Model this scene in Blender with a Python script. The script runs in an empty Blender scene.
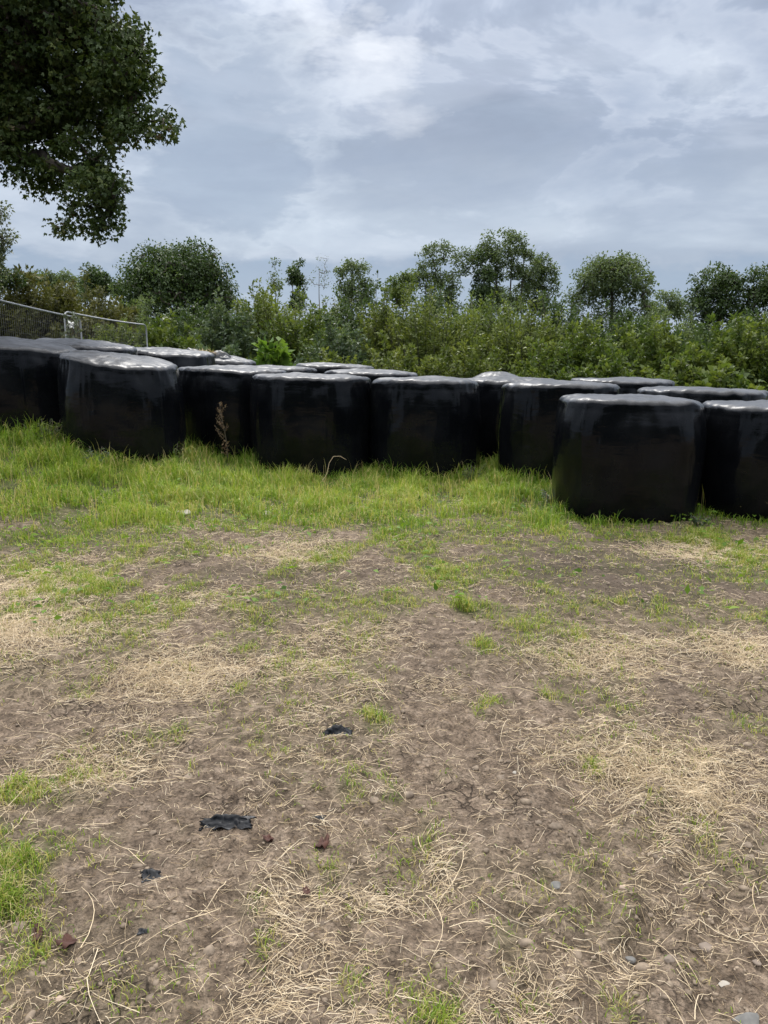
import bpy, math
import numpy as np

rng = np.random.default_rng(7)
scene = bpy.context.scene
COL = scene.collection
R = math.radians
F = 769.0                       # focal length in pixels of a 768 x 1024 frame
CAM = np.array([0.0, 0.0, 1.55])
PITCH = R(11.6)

# ------------------------------------------------------------------ measuring
def at(px, py, Y):
    """world point seen at pixel (px, py) of the photograph at depth Y"""
    r = (px - 384) / F; u = (512 - py) / F
    d = np.array([r, math.cos(PITCH) + u * math.sin(PITCH), -math.sin(PITCH) + u * math.cos(PITCH)])
    return CAM + d * (Y / d[1])

# ------------------------------------------------------------------ noise
_perm = np.random.default_rng(3).permutation(512)
_ang = np.random.default_rng(4).random(512) * 2 * np.pi
_gx, _gy = np.cos(_ang), np.sin(_ang)
def perlin(x, y, seed=0):
    x = np.asarray(x, float); y = np.asarray(y, float)
    xi = np.floor(x).astype(np.int64); yi = np.floor(y).astype(np.int64)
    xf = x - xi; yf = y - yi
    u = xf * xf * xf * (xf * (xf * 6 - 15) + 10); v = yf * yf * yf * (yf * (yf * 6 - 15) + 10)
    def g(ix, iy, fx, fy):
        h = _perm[(_perm[(ix + seed * 57) & 511] + iy * 7 + (iy >> 3)) & 511]
        return _gx[h] * fx + _gy[h] * fy
    a = g(xi, yi, xf, yf); b = g(xi + 1, yi, xf - 1, yf)
    c = g(xi, yi + 1, xf, yf - 1); d = g(xi + 1, yi + 1, xf - 1, yf - 1)
    return ((a + u * (b - a)) + v * ((c + u * (d - c)) - (a + u * (b - a)))) * 1.5
def fbm(x, y, oct=4, seed=0, gain=.5):
    s = 0; a = 1; t = 0
    for o in range(oct):
        s = s + a * perlin(x * 2 ** o + 13.7 * o, y * 2 ** o - 7.3 * o, seed + o); t += a; a *= gain
    return s / t
def ss(t):
    t = np.clip(t, 0, 1); return t * t * (3 - 2 * t)

# ------------------------------------------------------------------ terrain
def hill(x, y):
    x = np.asarray(x, float); y = np.asarray(y, float)
    z = .56 * ss((-.9 - x) / 4.4) * ss((y - 5.2) / 5.0)
    z = z + .05 * fbm(x * .25, y * .25, 2, 5) * ss((np.hypot(x, y) - 3) / 5)
    return z
# patches measured on the photograph: pixel x, y, radius (px), weight
def blobs(lst):
    out = []
    for (px, py, rx, ry, w) in lst:
        Y = CAM[2] / math.tan(PITCH + math.atan((py - 512) / F))
        p = at(px, py, Y); q = at(px, py - ry, CAM[2] / math.tan(PITCH + math.atan((py - ry - 512) / F)))
        out.append((p[0], p[1], rx * Y / F, max(.08, abs(q[1] - p[1])), w))
    return out
GREEN = blobs([(375, 718, 14, 12, 1.1), (15, 885, 42, 42, 1.25), (25, 800, 40, 32, .75), (350, 788, 34, 16, .55), (160, 736, 22, 10, .7),
               (500, 930, 34, 26, .5), (470, 1000, 80, 30, .3), (430, 1020, 60, 20, .4), (620, 1005, 22, 18, .5), (750, 718, 22, 12, .6), (470, 606, 20, 8, .8),
               (600, 602, 50, 8, .42), (650, 602, 40, 8, .38), (550, 690, 12, 8, .9), (480, 650, 22, 9, .5), (520, 632, 20, 8, .45), (560, 548, 60, 10, .25),
               (610, 632, 14, 6, .6), (450, 580, 26, 9, .5), (70, 590, 40, 10, .6), (120, 588, 22, 8, .6), (290, 572, 30, 9, .6), (270, 650, 40, 12, .45), (200, 760, 12, 8, .4),
               (730, 545, 60, 16, .7), (30, 950, 26, 12, .5), (715, 1005, 14, 8, .3), (390, 800, 14, 10, .5), (240, 690, 10, 6, .4),
               (590, 770, 10, 7, .5), (700, 690, 10, 6, .4), (80, 690, 18, 8, .35), (330, 870, 12, 12, .35), (430, 830, 12, 10, .3), (540, 880, 12, 10, .4),
               (265, 950, 14, 10, .35), (250, 905, 18, 10, .3), (345, 985, 18, 12, .35), (120, 1010, 16, 8, .3), (655, 830, 10, 8, .25), (100, 840, 20, 14, .3)])
STRAW = blobs([(30, 590, 70, 24, .9), (20, 635, 70, 20, .9), (170, 676, 75, 22, 1.0), (660, 770, 110, 30, .7), (700, 800, 60, 25, .6), (745, 652, 40, 18, .8),
               (590, 660, 80, 16, .5), (430, 690, 60, 16, .4), (290, 555, 60, 12, .5), (440, 870, 22, 40, .5), (270, 895, 40, 28, .42), (90, 770, 60, 24, .5), (640, 640, 80, 14, .4),
               (350, 640, 60, 12, .35), (700, 550, 60, 10, .5), (380, 905, 60, 14, .45), (730, 930, 30, 20, .4), (210, 600, 90, 14, .4), (520, 1000, 40, 20, .32),
               (60, 700, 40, 12, .4), (300, 665, 50, 12, .4)])
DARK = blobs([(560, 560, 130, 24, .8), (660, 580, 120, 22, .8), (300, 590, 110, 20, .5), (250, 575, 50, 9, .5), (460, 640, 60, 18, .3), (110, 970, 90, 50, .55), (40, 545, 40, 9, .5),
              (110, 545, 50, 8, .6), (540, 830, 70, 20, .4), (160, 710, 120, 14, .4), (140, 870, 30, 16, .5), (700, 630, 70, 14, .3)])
def bsum(lst, x, y):
    s = np.zeros_like(x)
    for (a, b, rx, ry, w) in lst:
        s += w * np.exp(-(((x - a) / rx) ** 2 + ((y - b) / ry) ** 2))
    return s
def lush(x, y):
    """long green grass in front of and between the bales, ragged near edge"""
    edge = 5.75 + .25 * ss((x + .5) / 1.5) - .55 * ss((-x - .8) / 2.4) + .45 * ss((x - 1.4) / .8)
    edge = edge + 1.5 * fbm(x * 1.0, y * .9, 3, 21) + .7 * fbm(x * 3.1, y * 2.6, 2, 22)
    return ss((y - edge) / 2.3)
def green(x, y):
    x = np.asarray(x, float); y = np.asarray(y, float)
    g = lush(x, y)
    thin = .60 * ss((y - 3.0) / 2.4) * ss(.5 + 2.2 * fbm(x * 1.6, y * 1.2, 3, 31))
    b = bsum(GREEN, x, y) * np.clip(.62 + 1.7 * fbm(x * 6, y * 4.5, 3, 33), 0, 1.25)
    base = .12 * ss(2.4 * fbm(x * 1.5, y * 1.1, 3, 37) + .2) + .42 * ss((fbm(x * 3.3, y * 2.6, 4, 39, .7) - .18) / .42) * ss((y - 1.2) / 2)
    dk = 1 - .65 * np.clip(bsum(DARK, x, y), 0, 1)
    return np.clip(np.maximum(g * (.5 + .5 * dk), thin * dk) + b + base * dk, 0, 1.2)
def straw(x, y):
    x = np.asarray(x, float); y = np.asarray(y, float)
    s = bsum(STRAW, x, y) + .08 + .95 * fbm(x * 1.1, y * 1.1, 3, 41) + .45 * fbm(x * 5, y * 5, 2, 43) - .35 * np.clip(bsum(DARK, x, y), 0, 1)
    return np.clip(s * (1 - .55 * lush(x, y)), 0, 1.3)
def dark(x, y):
    x = np.asarray(x, float); y = np.asarray(y, float)
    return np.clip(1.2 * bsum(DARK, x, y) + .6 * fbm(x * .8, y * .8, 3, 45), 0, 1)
def ruts(x, y):
    # faint tyre ridges running away to the left on the right-hand side
    t = (x * .80 - y * .60)
    m = np.exp(-((x - .75 - .15 * (y - 1.7)) / .42) ** 2) * ss((3.6 - y) / 1.2)
    return m * .013 * np.sin(t * 2 * np.pi / .155 + 1.5 * fbm(x * 2, y * 2, 2, 77))
def ground(x, y):
    x = np.asarray(x, float); y = np.asarray(y, float)
    r = np.hypot(x, y)
    near = 1 - ss((r - 7) / 8)
    z = hill(x, y)
    z = z + near * (.035 * fbm(x * 1.7, y * 1.7, 3, 51) + .030 * fbm(x * 5, y * 5, 3, 55))
    k = (1 - ss((r - 3.0) / 4)) * np.clip(.45 + 1.3 * fbm(x * 1.3, y * 1.3, 2, 58) + .5 * dark(x, y), .15, 1.2)
    cl = fbm(x * 17, y * 17, 3, 61)
    z = z + k * (.026 * np.abs(cl) + .026 * np.maximum(0, fbm(x * 11 + 3, y * 11, 2, 65) - .12) - .026 * np.maximum(0, fbm(x * 8, y * 8, 2, 63) - .2))
    z = z + k * .008 * np.abs(fbm(x * 41, y * 41, 2, 68))
    return z + ruts(x, y)

# ------------------------------------------------------------------ object helpers
def tag(o, label=None, cat=None, group=None, kind=None):
    if label: o['label'] = label
    if cat: o['category'] = cat
    if group: o['group'] = group
    if kind: o['kind'] = kind
    return o
def empty(name, loc, label, cat, group=None):
    o = bpy.data.objects.new(name, None); COL.objects.link(o)
    o.location = [float(v) for v in loc]; o.empty_display_size = .2
    return tag(o, label, cat, group)
def mesh(name, V, faces, mat, parent=None, attrs=None, smooth=True, world=True):
    """one mesh object from numpy arrays; faces is a list of (n, k) index arrays; V in world space"""
    V = np.asarray(V, np.float64)
    if parent is not None and world:
        V = V - np.array(parent.location)
    me = bpy.data.meshes.new(name)
    faces = [np.asarray(f, np.int32) for f in faces if len(f)]
    loops = np.concatenate([f.ravel() for f in faces])
    tot = np.concatenate([np.full(len(f), f.shape[1], np.int32) for f in faces])
    start = np.concatenate([[0], np.cumsum(tot)[:-1]]).astype(np.int32)
    me.vertices.add(len(V)); me.vertices.foreach_set('co', V.astype(np.float32).ravel())
    me.loops.add(len(loops)); me.loops.foreach_set('vertex_index', loops)
    me.polygons.add(len(tot)); me.polygons.foreach_set('loop_start', start)
    me.polygons.foreach_set('use_smooth', np.full(len(tot), smooth, bool))
    me.update(calc_edges=True)
    for k, a in (attrs or {}).items():
        at_ = me.attributes.new(k, 'FLOAT', 'POINT'); at_.data.foreach_set('value', np.asarray(a, np.float32))
    me.materials.append(mat)
    o = bpy.data.objects.new(name, me); COL.objects.link(o)
    if parent is not None: o.parent = parent
    return o
class Build:
    """collects pieces of ONE mesh"""
    def __init__(s): s.V = []; s.Fq = []; s.Ft = []; s.A = []; s.n = 0
    def add(s, V, quads=None, tris=None, a=None):
        V = np.asarray(V, float)
        s.V.append(V)
        if quads is not None and len(quads): s.Fq.append(np.asarray(quads) + s.n)
        if tris is not None and len(tris): s.Ft.append(np.asarray(tris) + s.n)
        s.A.append(np.zeros(len(V)) if a is None else np.broadcast_to(np.asarray(a, float), (len(V),)))
        s.n += len(V)
    def make(s, name, mat, parent=None, smooth=True, attr='tint'):
        F = []
        if s.Fq: F.append(np.concatenate(s.Fq))
        if s.Ft: F.append(np.concatenate(s.Ft))
        return mesh(name, np.concatenate(s.V), F, mat, parent, {attr: np.concatenate(s.A)}, smooth)
    def tube(s, P, rad, sides=6, a=0.):
        P = np.asarray(P, float); n = len(P)
        rad = np.broadcast_to(np.asarray(rad, float), (n,))
        T = np.gradient(P, axis=0); T /= np.linalg.norm(T, axis=1)[:, None] + 1e-9
        ref = np.array([0, 0, 1.]) if abs(T[:, 2]).mean() < .8 else np.array([1., 0, 0])
        X = np.cross(T, ref); X /= np.linalg.norm(X, axis=1)[:, None] + 1e-9
        Yv = np.cross(T, X)
        th = np.arange(sides) * 2 * np.pi / sides
        V = P[:, None] + rad[:, None, None] * (X[:, None] * np.cos(th)[None, :, None] + Yv[:, None] * np.sin(th)[None, :, None])
        idx = np.arange(n * sides).reshape(n, sides)
        q = np.stack([idx[:-1], np.roll(idx[:-1], -1, 1), np.roll(idx[1:], -1, 1), idx[1:]], -1).reshape(-1, 4)
        V = np.concatenate([V.reshape(-1, 3), P[:1], P[-1:]])
        t0 = np.stack([np.roll(idx[0], -1), idx[0], np.full(sides, n * sides)], -1)
        t1 = np.stack([idx[-1], np.roll(idx[-1], -1), np.full(sides, n * sides + 1)], -1)
        s.add(V, q, np.concatenate([t0, t1]), a)

def unit(v): return v / (np.linalg.norm(v, axis=-1, keepdims=True) + 1e-9)
def leaf_geo(P, D, N, L, W, lobes=1):
    """leaf blades: base P, direction D, normal N; slightly folded rhombus (or three lobes)"""
    P = np.asarray(P, float); n = len(P)
    D = unit(D); S = unit(np.cross(D, N)); N = np.cross(S, D)
    L = np.broadcast_to(L, (n,))[:, None]; W = np.broadcast_to(W, (n,))[:, None]
    Vs, Qs = [], []
    def rh(D2, S2, l, w, off):
        V = np.stack([P + D2 * 0, P + D2 * l * .42 + S2 * w * .5 + N * w * .18, P + D2 * l - N * l * .12, P + D2 * l * .42 - S2 * w * .5 + N * w * .18], 1)
        Vs.append(V.reshape(-1, 3)); Qs.append(np.arange(n * 4).reshape(n, 4) + off)
    if lobes == 1:
        rh(D, S, L, W, 0); k = 4
    else:
        k = 12
        for j, (ang, sc) in enumerate(((0, 1.), (.85, .8), (-.85, .8))):
            D2 = D * math.cos(ang) + S * math.sin(ang); S2 = S * math.cos(ang) - D * math.sin(ang)
            rh(D2, S2, L * sc, W * .85, j * n * 4)
    V = np.concatenate(Vs); Q = np.concatenate(Qs)
    return V, Q, len(Vs)
def add_leaves(b, P, D, N, L, W, tint, lobes=1):
    V, Q, m = leaf_geo(P, D, N, L, W, lobes)
    t = np.tile(np.repeat(np.broadcast_to(tint, (len(P),)), 4), m)
    b.add(V, Q, None, t)
def rdir(n, up=0.):
    v = rng.normal(size=(n, 3)); v[:, 2] += up
    return unit(v)

# ------------------------------------------------------------------ materials
def mat(name):
    m = bpy.data.materials.new(name); m.use_nodes = True
    nt = m.node_tree; b = nt.nodes['Principled BSDF']
    return m, nt, b
def node(nt, t, **k):
    n = nt.nodes.new(t)
    for a, v in k.items():
        if a.startswith('i_'):
            n.inputs[a[2:].replace('_', ' ')].default_value = v
        else: setattr(n, a, v)
    return n
def ramp(nt, fac, stops):
    r = nt.nodes.new('ShaderNodeValToRGB'); e = r.color_ramp.elements
    while len(e) < len(stops): e.new(.5)
    for i, (p, c) in enumerate(stops):
        e[i].position = p; e[i].color = (*c, 1) if len(c) == 3 else c
    nt.links.new(fac, r.inputs[0]); return r.outputs[0]
def attr(nt, name):
    n = nt.nodes.new('ShaderNodeAttribute'); n.attribute_name = name; return n.outputs['Fac']
def mixc(nt, f, a, b, mode='MIX'):
    n = nt.nodes.new('ShaderNodeMix'); n.data_type = 'RGBA'; n.blend_type = mode
    for s, v in ((n.inputs[0], f), (n.inputs[6], a), (n.inputs[7], b)):
        if hasattr(v, 'is_linked'): nt.links.new(v, s)
        elif isinstance(v, (int, float)): s.default_value = v
        else: s.default_value = (*v, 1)
    return n.outputs[2]
def math_(nt, op, a, b=None, c=None, clamp=False):
    n = nt.nodes.new('ShaderNodeMath'); n.operation = op; n.use_clamp = clamp
    for s, v in zip(n.inputs, (a, b, c)):
        if v is None: continue
        if hasattr(v, 'is_linked'): nt.links.new(v, s)
        else: s.default_value = v
    return n.outputs[0]
def leaf_mat(name, stops, rough=.5, trans=.35, spec=.35):
    m, nt, b = mat(name)
    c = ramp(nt, attr(nt, 'tint'), stops)
    nt.links.new(c, b.inputs['Base Color'])
    b.inputs['Roughness'].default_value = rough; b.inputs['Specular IOR Level'].default_value = spec
    tr = node(nt, 'ShaderNodeBsdfTranslucent'); 
    c2 = mixc(nt, 1., c, (1.25, 1.25, .6), 'MULTIPLY')
    nt.links.new(c2, tr.inputs[0])
    mx = node(nt, 'ShaderNodeMixShader'); mx.inputs[0].default_value = trans
    nt.links.new(b.outputs[0], mx.inputs[1]); nt.links.new(tr.outputs[0], mx.inputs[2])
    nt.links.new(mx.outputs[0], nt.nodes['Material Output'].inputs[0])
    return m
def bark_mat(name, c1, c2):
    m, nt, b = mat(name)
    tc = node(nt, 'ShaderNodeTexCoord'); n = node(nt, 'ShaderNodeTexNoise', i_Scale=9., i_Detail=5.)
    nt.links.new(tc.outputs['Object'], n.inputs['Vector'])
    nt.links.new(ramp(nt, n.outputs['Fac'], [(.35, c1), (.65, c2)]), b.inputs['Base Color'])
    bp = node(nt, 'ShaderNodeBump', i_Strength=.6, i_Distance=.02); nt.links.new(n.outputs['Fac'], bp.inputs['Height'])
    nt.links.new(bp.outputs[0], b.inputs['Normal']); b.inputs['Roughness'].default_value = .9
    return m

M_grass = leaf_mat('grass_blade', [(0, (.050, .112, .014)), (.40, (.138, .240, .024)), (.75, (.280, .360, .050)), (.88, (.40, .37, .13)), (1, (.50, .41, .23))], .55, .42, .25)
M_straw = leaf_mat('dry_straw', [(0, (.22, .15, .085)), (.3, (.52, .40, .255)), (.7, (.78, .64, .44)), (1, (.86, .75, .57))], .65, .12, .25)
M_oakleaf = leaf_mat('leaf_dark', [(0, (.026, .046, .018)), (.5, (.048, .082, .027)), (1, (.085, .125, .042))], .5, .32)
M_syc = leaf_mat('leaf_deep', [(0, (.030, .055, .017)), (.6, (.068, .102, .028)), (.9, (.115, .140, .040)), (1, (.10, .06, .03))], .55, .24)
M_far = leaf_mat('leaf_grey_green', [(0, (.058, .084, .044)), (.5, (.096, .136, .062)), (1, (.155, .20, .085))], .6, .38)
M_mid = leaf_mat('leaf_mid_green', [(0, (.034, .064, .015)), (.5, (.086, .128, .028)), (1, (.180, .220, .056))], .5, .38)
M_olive = leaf_mat('leaf_olive', [(0, (.050, .076, .018)), (.5, (.105, .142, .034)), (1, (.195, .225, .062))], .55, .36)
M_light = leaf_mat('leaf_fresh', [(0, (.055, .115, .020)), (.5, (.105, .195, .032)), (1, (.18, .26, .06))], .45, .42)
M_blue = leaf_mat('leaf_blue_green', [(0, (.045, .075, .040)), (.5, (.080, .120, .065)), (1, (.14, .185, .11))], .55, .32)
M_brown = leaf_mat('leaf_russet', [(0, (.044, .052, .018)), (.5, (.080, .088, .028)), (1, (.135, .132, .044))], .6, .3)
M_silver = leaf_mat('leaf_silver', [(0, (.07, .095, .06)), (.5, (.13, .16, .11)), (1, (.22, .24, .18))], .5, .3)
M_bark = bark_mat('bark', (.035, .028, .022), (.085, .07, .055))
M_twig = bark_mat('twig', (.09, .075, .055), (.17, .145, .11))
M_stem = bark_mat('green_stem', (.030, .034, .018), (.065, .065, .035))
M_seed = leaf_mat('seed_head', [(0, (.16, .10, .06)), (1, (.34, .25, .15))], .8, .15, .1)

def film_mat(name, dust, top_pale=.42):
    m, nt, b = mat(name)
    tc = node(nt, 'ShaderNodeTexCoord')
    mp = node(nt, 'ShaderNodeMapping'); mp.inputs['Scale'].default_value = (1, 1, 1)
    nt.links.new(tc.outputs['Object'], mp.inputs[0])
    big = node(nt, 'ShaderNodeTexNoise', i_Scale=2.2, i_Detail=3.); nt.links.new(mp.outputs[0], big.inputs['Vector'])
    mp2 = node(nt, 'ShaderNodeMapping'); mp2.inputs['Scale'].default_value = (1, 1, .12)
    nt.links.new(tc.outputs['Object'], mp2.inputs[0])
    ver = node(nt, 'ShaderNodeTexNoise', i_Scale=14., i_Detail=4., i_Distortion=.6); nt.links.new(mp2.outputs[0], ver.inputs['Vector'])
    mp3 = node(nt, 'ShaderNodeMapping'); mp3.inputs['Scale'].default_value = (.25, .25, 1); mp3.inputs['Rotation'].default_value = (.12, .05, 0)
    nt.links.new(tc.outputs['Object'], mp3.inputs[0])
    hor = node(nt, 'ShaderNodeTexNoise', i_Scale=11., i_Detail=3., i_Distortion=.3); nt.links.new(mp3.outputs[0], hor.inputs['Vector'])
    fine = node(nt, 'ShaderNodeTexNoise', i_Scale=70., i_Detail=3.); nt.links.new(tc.outputs['Object'], fine.inputs['Vector'])
    # pale dust in rain-washed patches; upward faces paler, dust plus painted sky sheen
    geo = node(nt, 'ShaderNodeNewGeometry')
    d1 = math_(nt, 'MULTIPLY', ramp(nt, big.outputs['Fac'], [(.42, (0, 0, 0)), (.72, (1, 1, 1))]), dust)
    streak = ramp(nt, ver.outputs['Fac'], [(.55, (0, 0, 0)), (.8, (1, 1, 1))])
    d2 = math_(nt, 'MULTIPLY', streak, dust * .35)
    df = math_(nt, 'ADD', d1, d2, clamp=True)
    sx = node(nt, 'ShaderNodeSeparateXYZ'); nt.links.new(geo.outputs['Normal'], sx.inputs[0])
    upw = ramp(nt, sx.outputs[2], [(.12, (0, 0, 0)), (.55, (.35, .35, .35)), (.98, (1, 1, 1))])
    patch = ramp(nt, math_(nt, 'ADD', math_(nt, 'MULTIPLY', big.outputs['Fac'], .5), math_(nt, 'MULTIPLY', fine.outputs['Fac'], .5)), [(.35, (.35, .35, .35)), (.62, (1, 1, 1))])
    dust_sheen = math_(nt, 'MULTIPLY', math_(nt, 'MULTIPLY', upw, patch), top_pale)
    df = math_(nt, 'ADD', df, dust_sheen, clamp=True)
    c = mixc(nt, df, (.0025, .003, .004), (.20, .21, .235))
    nt.links.new(c, b.inputs['Base Color'])
    r = math_(nt, 'ADD', math_(nt, 'MULTIPLY', big.outputs['Fac'], .14), .07); r = math_(nt, 'ADD', r, math_(nt, 'MULTIPLY', upw, .26))
    nt.links.new(r, b.inputs['Roughness'])
    b.inputs['IOR'].default_value = 1.42; b.inputs['Specular IOR Level'].default_value = .25
    h = math_(nt, 'ADD', math_(nt, 'MULTIPLY', ver.outputs['Fac'], .55), math_(nt, 'MULTIPLY', hor.outputs['Fac'], .7))
    h = math_(nt, 'ADD', h, math_(nt, 'MULTIPLY', fine.outputs['Fac'], .10))
    bp = node(nt, 'ShaderNodeBump', i_Strength=.30, i_Distance=.02); nt.links.new(h, bp.inputs['Height'])
    nt.links.new(bp.outputs[0], b.inputs['Normal'])
    return m
M_film = film_mat('black_film', .02)
M_film_dusty = film_mat('black_film_dusty', .16)
M_scrap = film_mat('scrap_film', .05, .10)

def stone_mat(name, c1, c2):
    m, nt, b = mat(name)
    tc = node(nt, 'ShaderNodeTexCoord'); n = node(nt, 'ShaderNodeTexNoise', i_Scale=30., i_Detail=5.)
    nt.links.new(tc.outputs['Object'], n.inputs['Vector'])
    nt.links.new(ramp(nt, n.outputs['Fac'], [(.3, c1), (.7, c2)]), b.inputs['Base Color'])
    bp = node(nt, 'ShaderNodeBump', i_Strength=.5, i_Distance=.004); nt.links.new(n.outputs['Fac'], bp.inputs['Height'])
    nt.links.new(bp.outputs[0], b.inputs['Normal']); b.inputs['Roughness'].default_value = .8
    return m
M_stone_pale = stone_mat('stone_pale', (.28, .25, .21), (.42, .39, .34))
M_stone_blue = stone_mat('stone_blue', (.085, .084, .080), (.165, .160, .150))
M_stone_tan = stone_mat('stone_tan', (.14, .11, .085), (.24, .19, .15))
M_stone_pink = stone_mat('stone_pink', (.30, .22, .17), (.42, .33, .26))
M_deadleaf = stone_mat('dead_leaf', (.040, .016, .011), (.095, .036, .023))
def steel():
    m, nt, b = mat('galvanised')
    tc = node(nt, 'ShaderNodeTexCoord'); n = node(nt, 'ShaderNodeTexNoise', i_Scale=12., i_Detail=4.)
    nt.links.new(tc.outputs['Object'], n.inputs['Vector'])
    nt.links.new(ramp(nt, n.outputs['Fac'], [(.3, (.24, .25, .26)), (.7, (.40, .41, .42))]), b.inputs['Base Color'])
    b.inputs['Metallic'].default_value = .5; b.inputs['Roughness'].default_value = .5
    return m
M_steel = steel()
def wire():
    m, nt, b = mat('dull_wire')
    tc = node(nt, 'ShaderNodeTexCoord'); n = node(nt, 'ShaderNodeTexNoise', i_Scale=6.)
    nt.links.new(tc.outputs['Object'], n.inputs['Vector'])
    nt.links.new(ramp(nt, n.outputs['Fac'], [(.3, (.05, .053, .053)), (.7, (.11, .112, .115))]), b.inputs['Base Color'])
    b.inputs['Roughness'].default_value = .6; b.inputs['Metallic'].default_value = .3
    return m
M_wire = wire()
def white_petal():
    m, nt, b = mat('petal'); 
    n = node(nt, 'ShaderNodeTexNoise', i_Scale=40.)
    nt.links.new(ramp(nt, n.outputs['Fac'], [(.3, (.7, .7, .66)), (.7, (.82, .82, .8))]), b.inputs['Base Color'])
    return m
M_petal = white_petal()

def ground_mat():
    m, nt, b = mat('earth')
    tc = node(nt, 'ShaderNodeTexCoord'); P = tc.outputs['Object']
    def nz(sc, det=4., rough=.55, dist=0.):
        n = node(nt, 'ShaderNodeTexNoise', i_Scale=sc, i_Detail=det, i_Roughness=rough, i_Distortion=dist)
        nt.links.new(P, n.inputs['Vector']); return n.outputs['Fac']
    n1, n2, n3 = nz(2.3, 5.), nz(16., 6., .65), nz(85., 5., .7)
    soil = ramp(nt, n2, [(.29, (.046, .034, .025)), (.43, (.118, .088, .064)), (.55, (.220, .169, .125)), (.72, (.39, .31, .238))])
    soil = mixc(nt, math_(nt, 'MULTIPLY', n1, .35), soil, (.215, .165, .122))
    grit = ramp(nt, n3, [(.34, (.22, .21, .20)), (.50, (1, 1, 1)), (.66, (1.5, 1.46, 1.40))])
    soil = mixc(nt, .75, soil, grit, 'MULTIPLY')
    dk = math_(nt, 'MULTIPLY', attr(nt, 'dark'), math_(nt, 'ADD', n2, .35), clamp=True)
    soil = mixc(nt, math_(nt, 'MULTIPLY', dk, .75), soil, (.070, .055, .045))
    vo = node(nt, 'ShaderNodeTexVoronoi', feature='DISTANCE_TO_EDGE', i_Scale=19.); 
    wob = node(nt, 'ShaderNodeMix', data_type='VECTOR'); wob.inputs[0].default_value = .06
    nn = node(nt, 'ShaderNodeTexNoise', i_Scale=14., i_Detail=3.); nt.links.new(P, nn.inputs['Vector'])
    nt.links.new(P, wob.inputs[4]); nt.links.new(nn.outputs['Color'], wob.inputs[5]); nt.links.new(wob.outputs[1], vo.inputs['Vector'])
    crack = math_(nt, 'MULTIPLY', ramp(nt, vo.outputs['Distance'], [(.0, (1, 1, 1)), (.07, (0, 0, 0))]), ramp(nt, n1, [(.50, (0, 0, 0)), (.64, (.8, .8, .8))]))
    soil = mixc(nt, math_(nt, 'MULTIPLY', crack, .8), soil, (.045, .034, .026))
    # trampled dry litter pressed in the soil
    mpl = node(nt, 'ShaderNodeMapping'); mpl.inputs['Scale'].default_value = (60, 260, 60); mpl.inputs['Rotation'].default_value = (0, 0, .25)
    nt.links.new(P, mpl.inputs[0]); w1 = node(nt, 'ShaderNodeTexNoise', i_Scale=1., i_Detail=2., i_Distortion=1.4); nt.links.new(mpl.outputs[0], w1.inputs['Vector'])
    mpl2 = node(nt, 'ShaderNodeMapping'); mpl2.inputs['Scale'].default_value = (240, 70, 60); mpl2.inputs['Rotation'].default_value = (0, 0, .5)
    nt.links.new(P, mpl2.inputs[0]); w2 = node(nt, 'ShaderNodeTexNoise', i_Scale=1., i_Detail=2., i_Distortion=1.4); nt.links.new(mpl2.outputs[0], w2.inputs['Vector'])
    st = math_(nt, 'MAXIMUM', w1.outputs['Fac'], w2.outputs['Fac'])
    lit = math_(nt, 'MULTIPLY', ramp(nt, st, [(.58, (0, 0, 0)), (.68, (1, 1, 1))]), math_(nt, 'MULTIPLY', attr(nt, 'straw'), .85), clamp=True)
    soil = mixc(nt, lit, soil, mixc(nt, n2, (.34, .25, .16), (.58, .46, .31)))
    gcol = ramp(nt, n2, [(.3, (.045, .058, .018)), (.6, (.085, .105, .030)), (.75, (.15, .14, .06))])
    gm = math_(nt, 'MULTIPLY', attr(nt, 'green'), 1.0, clamp=True)
    gm = math_(nt, 'MULTIPLY', gm, ramp(nt, n3, [(.3, (.45, .45, .45)), (.6, (1, 1, 1))]))
    c = mixc(nt, gm, soil, gcol)
    nt.links.new(c, b.inputs['Base Color'])
    b.inputs['Roughness'].default_value = .95; b.inputs['Specular IOR Level'].default_value = .15
    h = math_(nt, 'ADD', math_(nt, 'MULTIPLY', n2, 1.6), math_(nt, 'MULTIPLY', n3, .55))
    h = math_(nt, 'ADD', h, math_(nt, 'MULTIPLY', lit, .35)); h = math_(nt, 'SUBTRACT', h, math_(nt, 'MULTIPLY', crack, .8))
    bp = node(nt, 'ShaderNodeBump', i_Strength=1., i_Distance=.026); nt.links.new(h, bp.inputs['Height'])
    nt.links.new(bp.outputs[0], b.inputs['Normal'])
    return m
M_ground = ground_mat()
M_clod = stone_mat('soil_clod', (.085, .062, .043), (.27, .21, .15))

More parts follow.
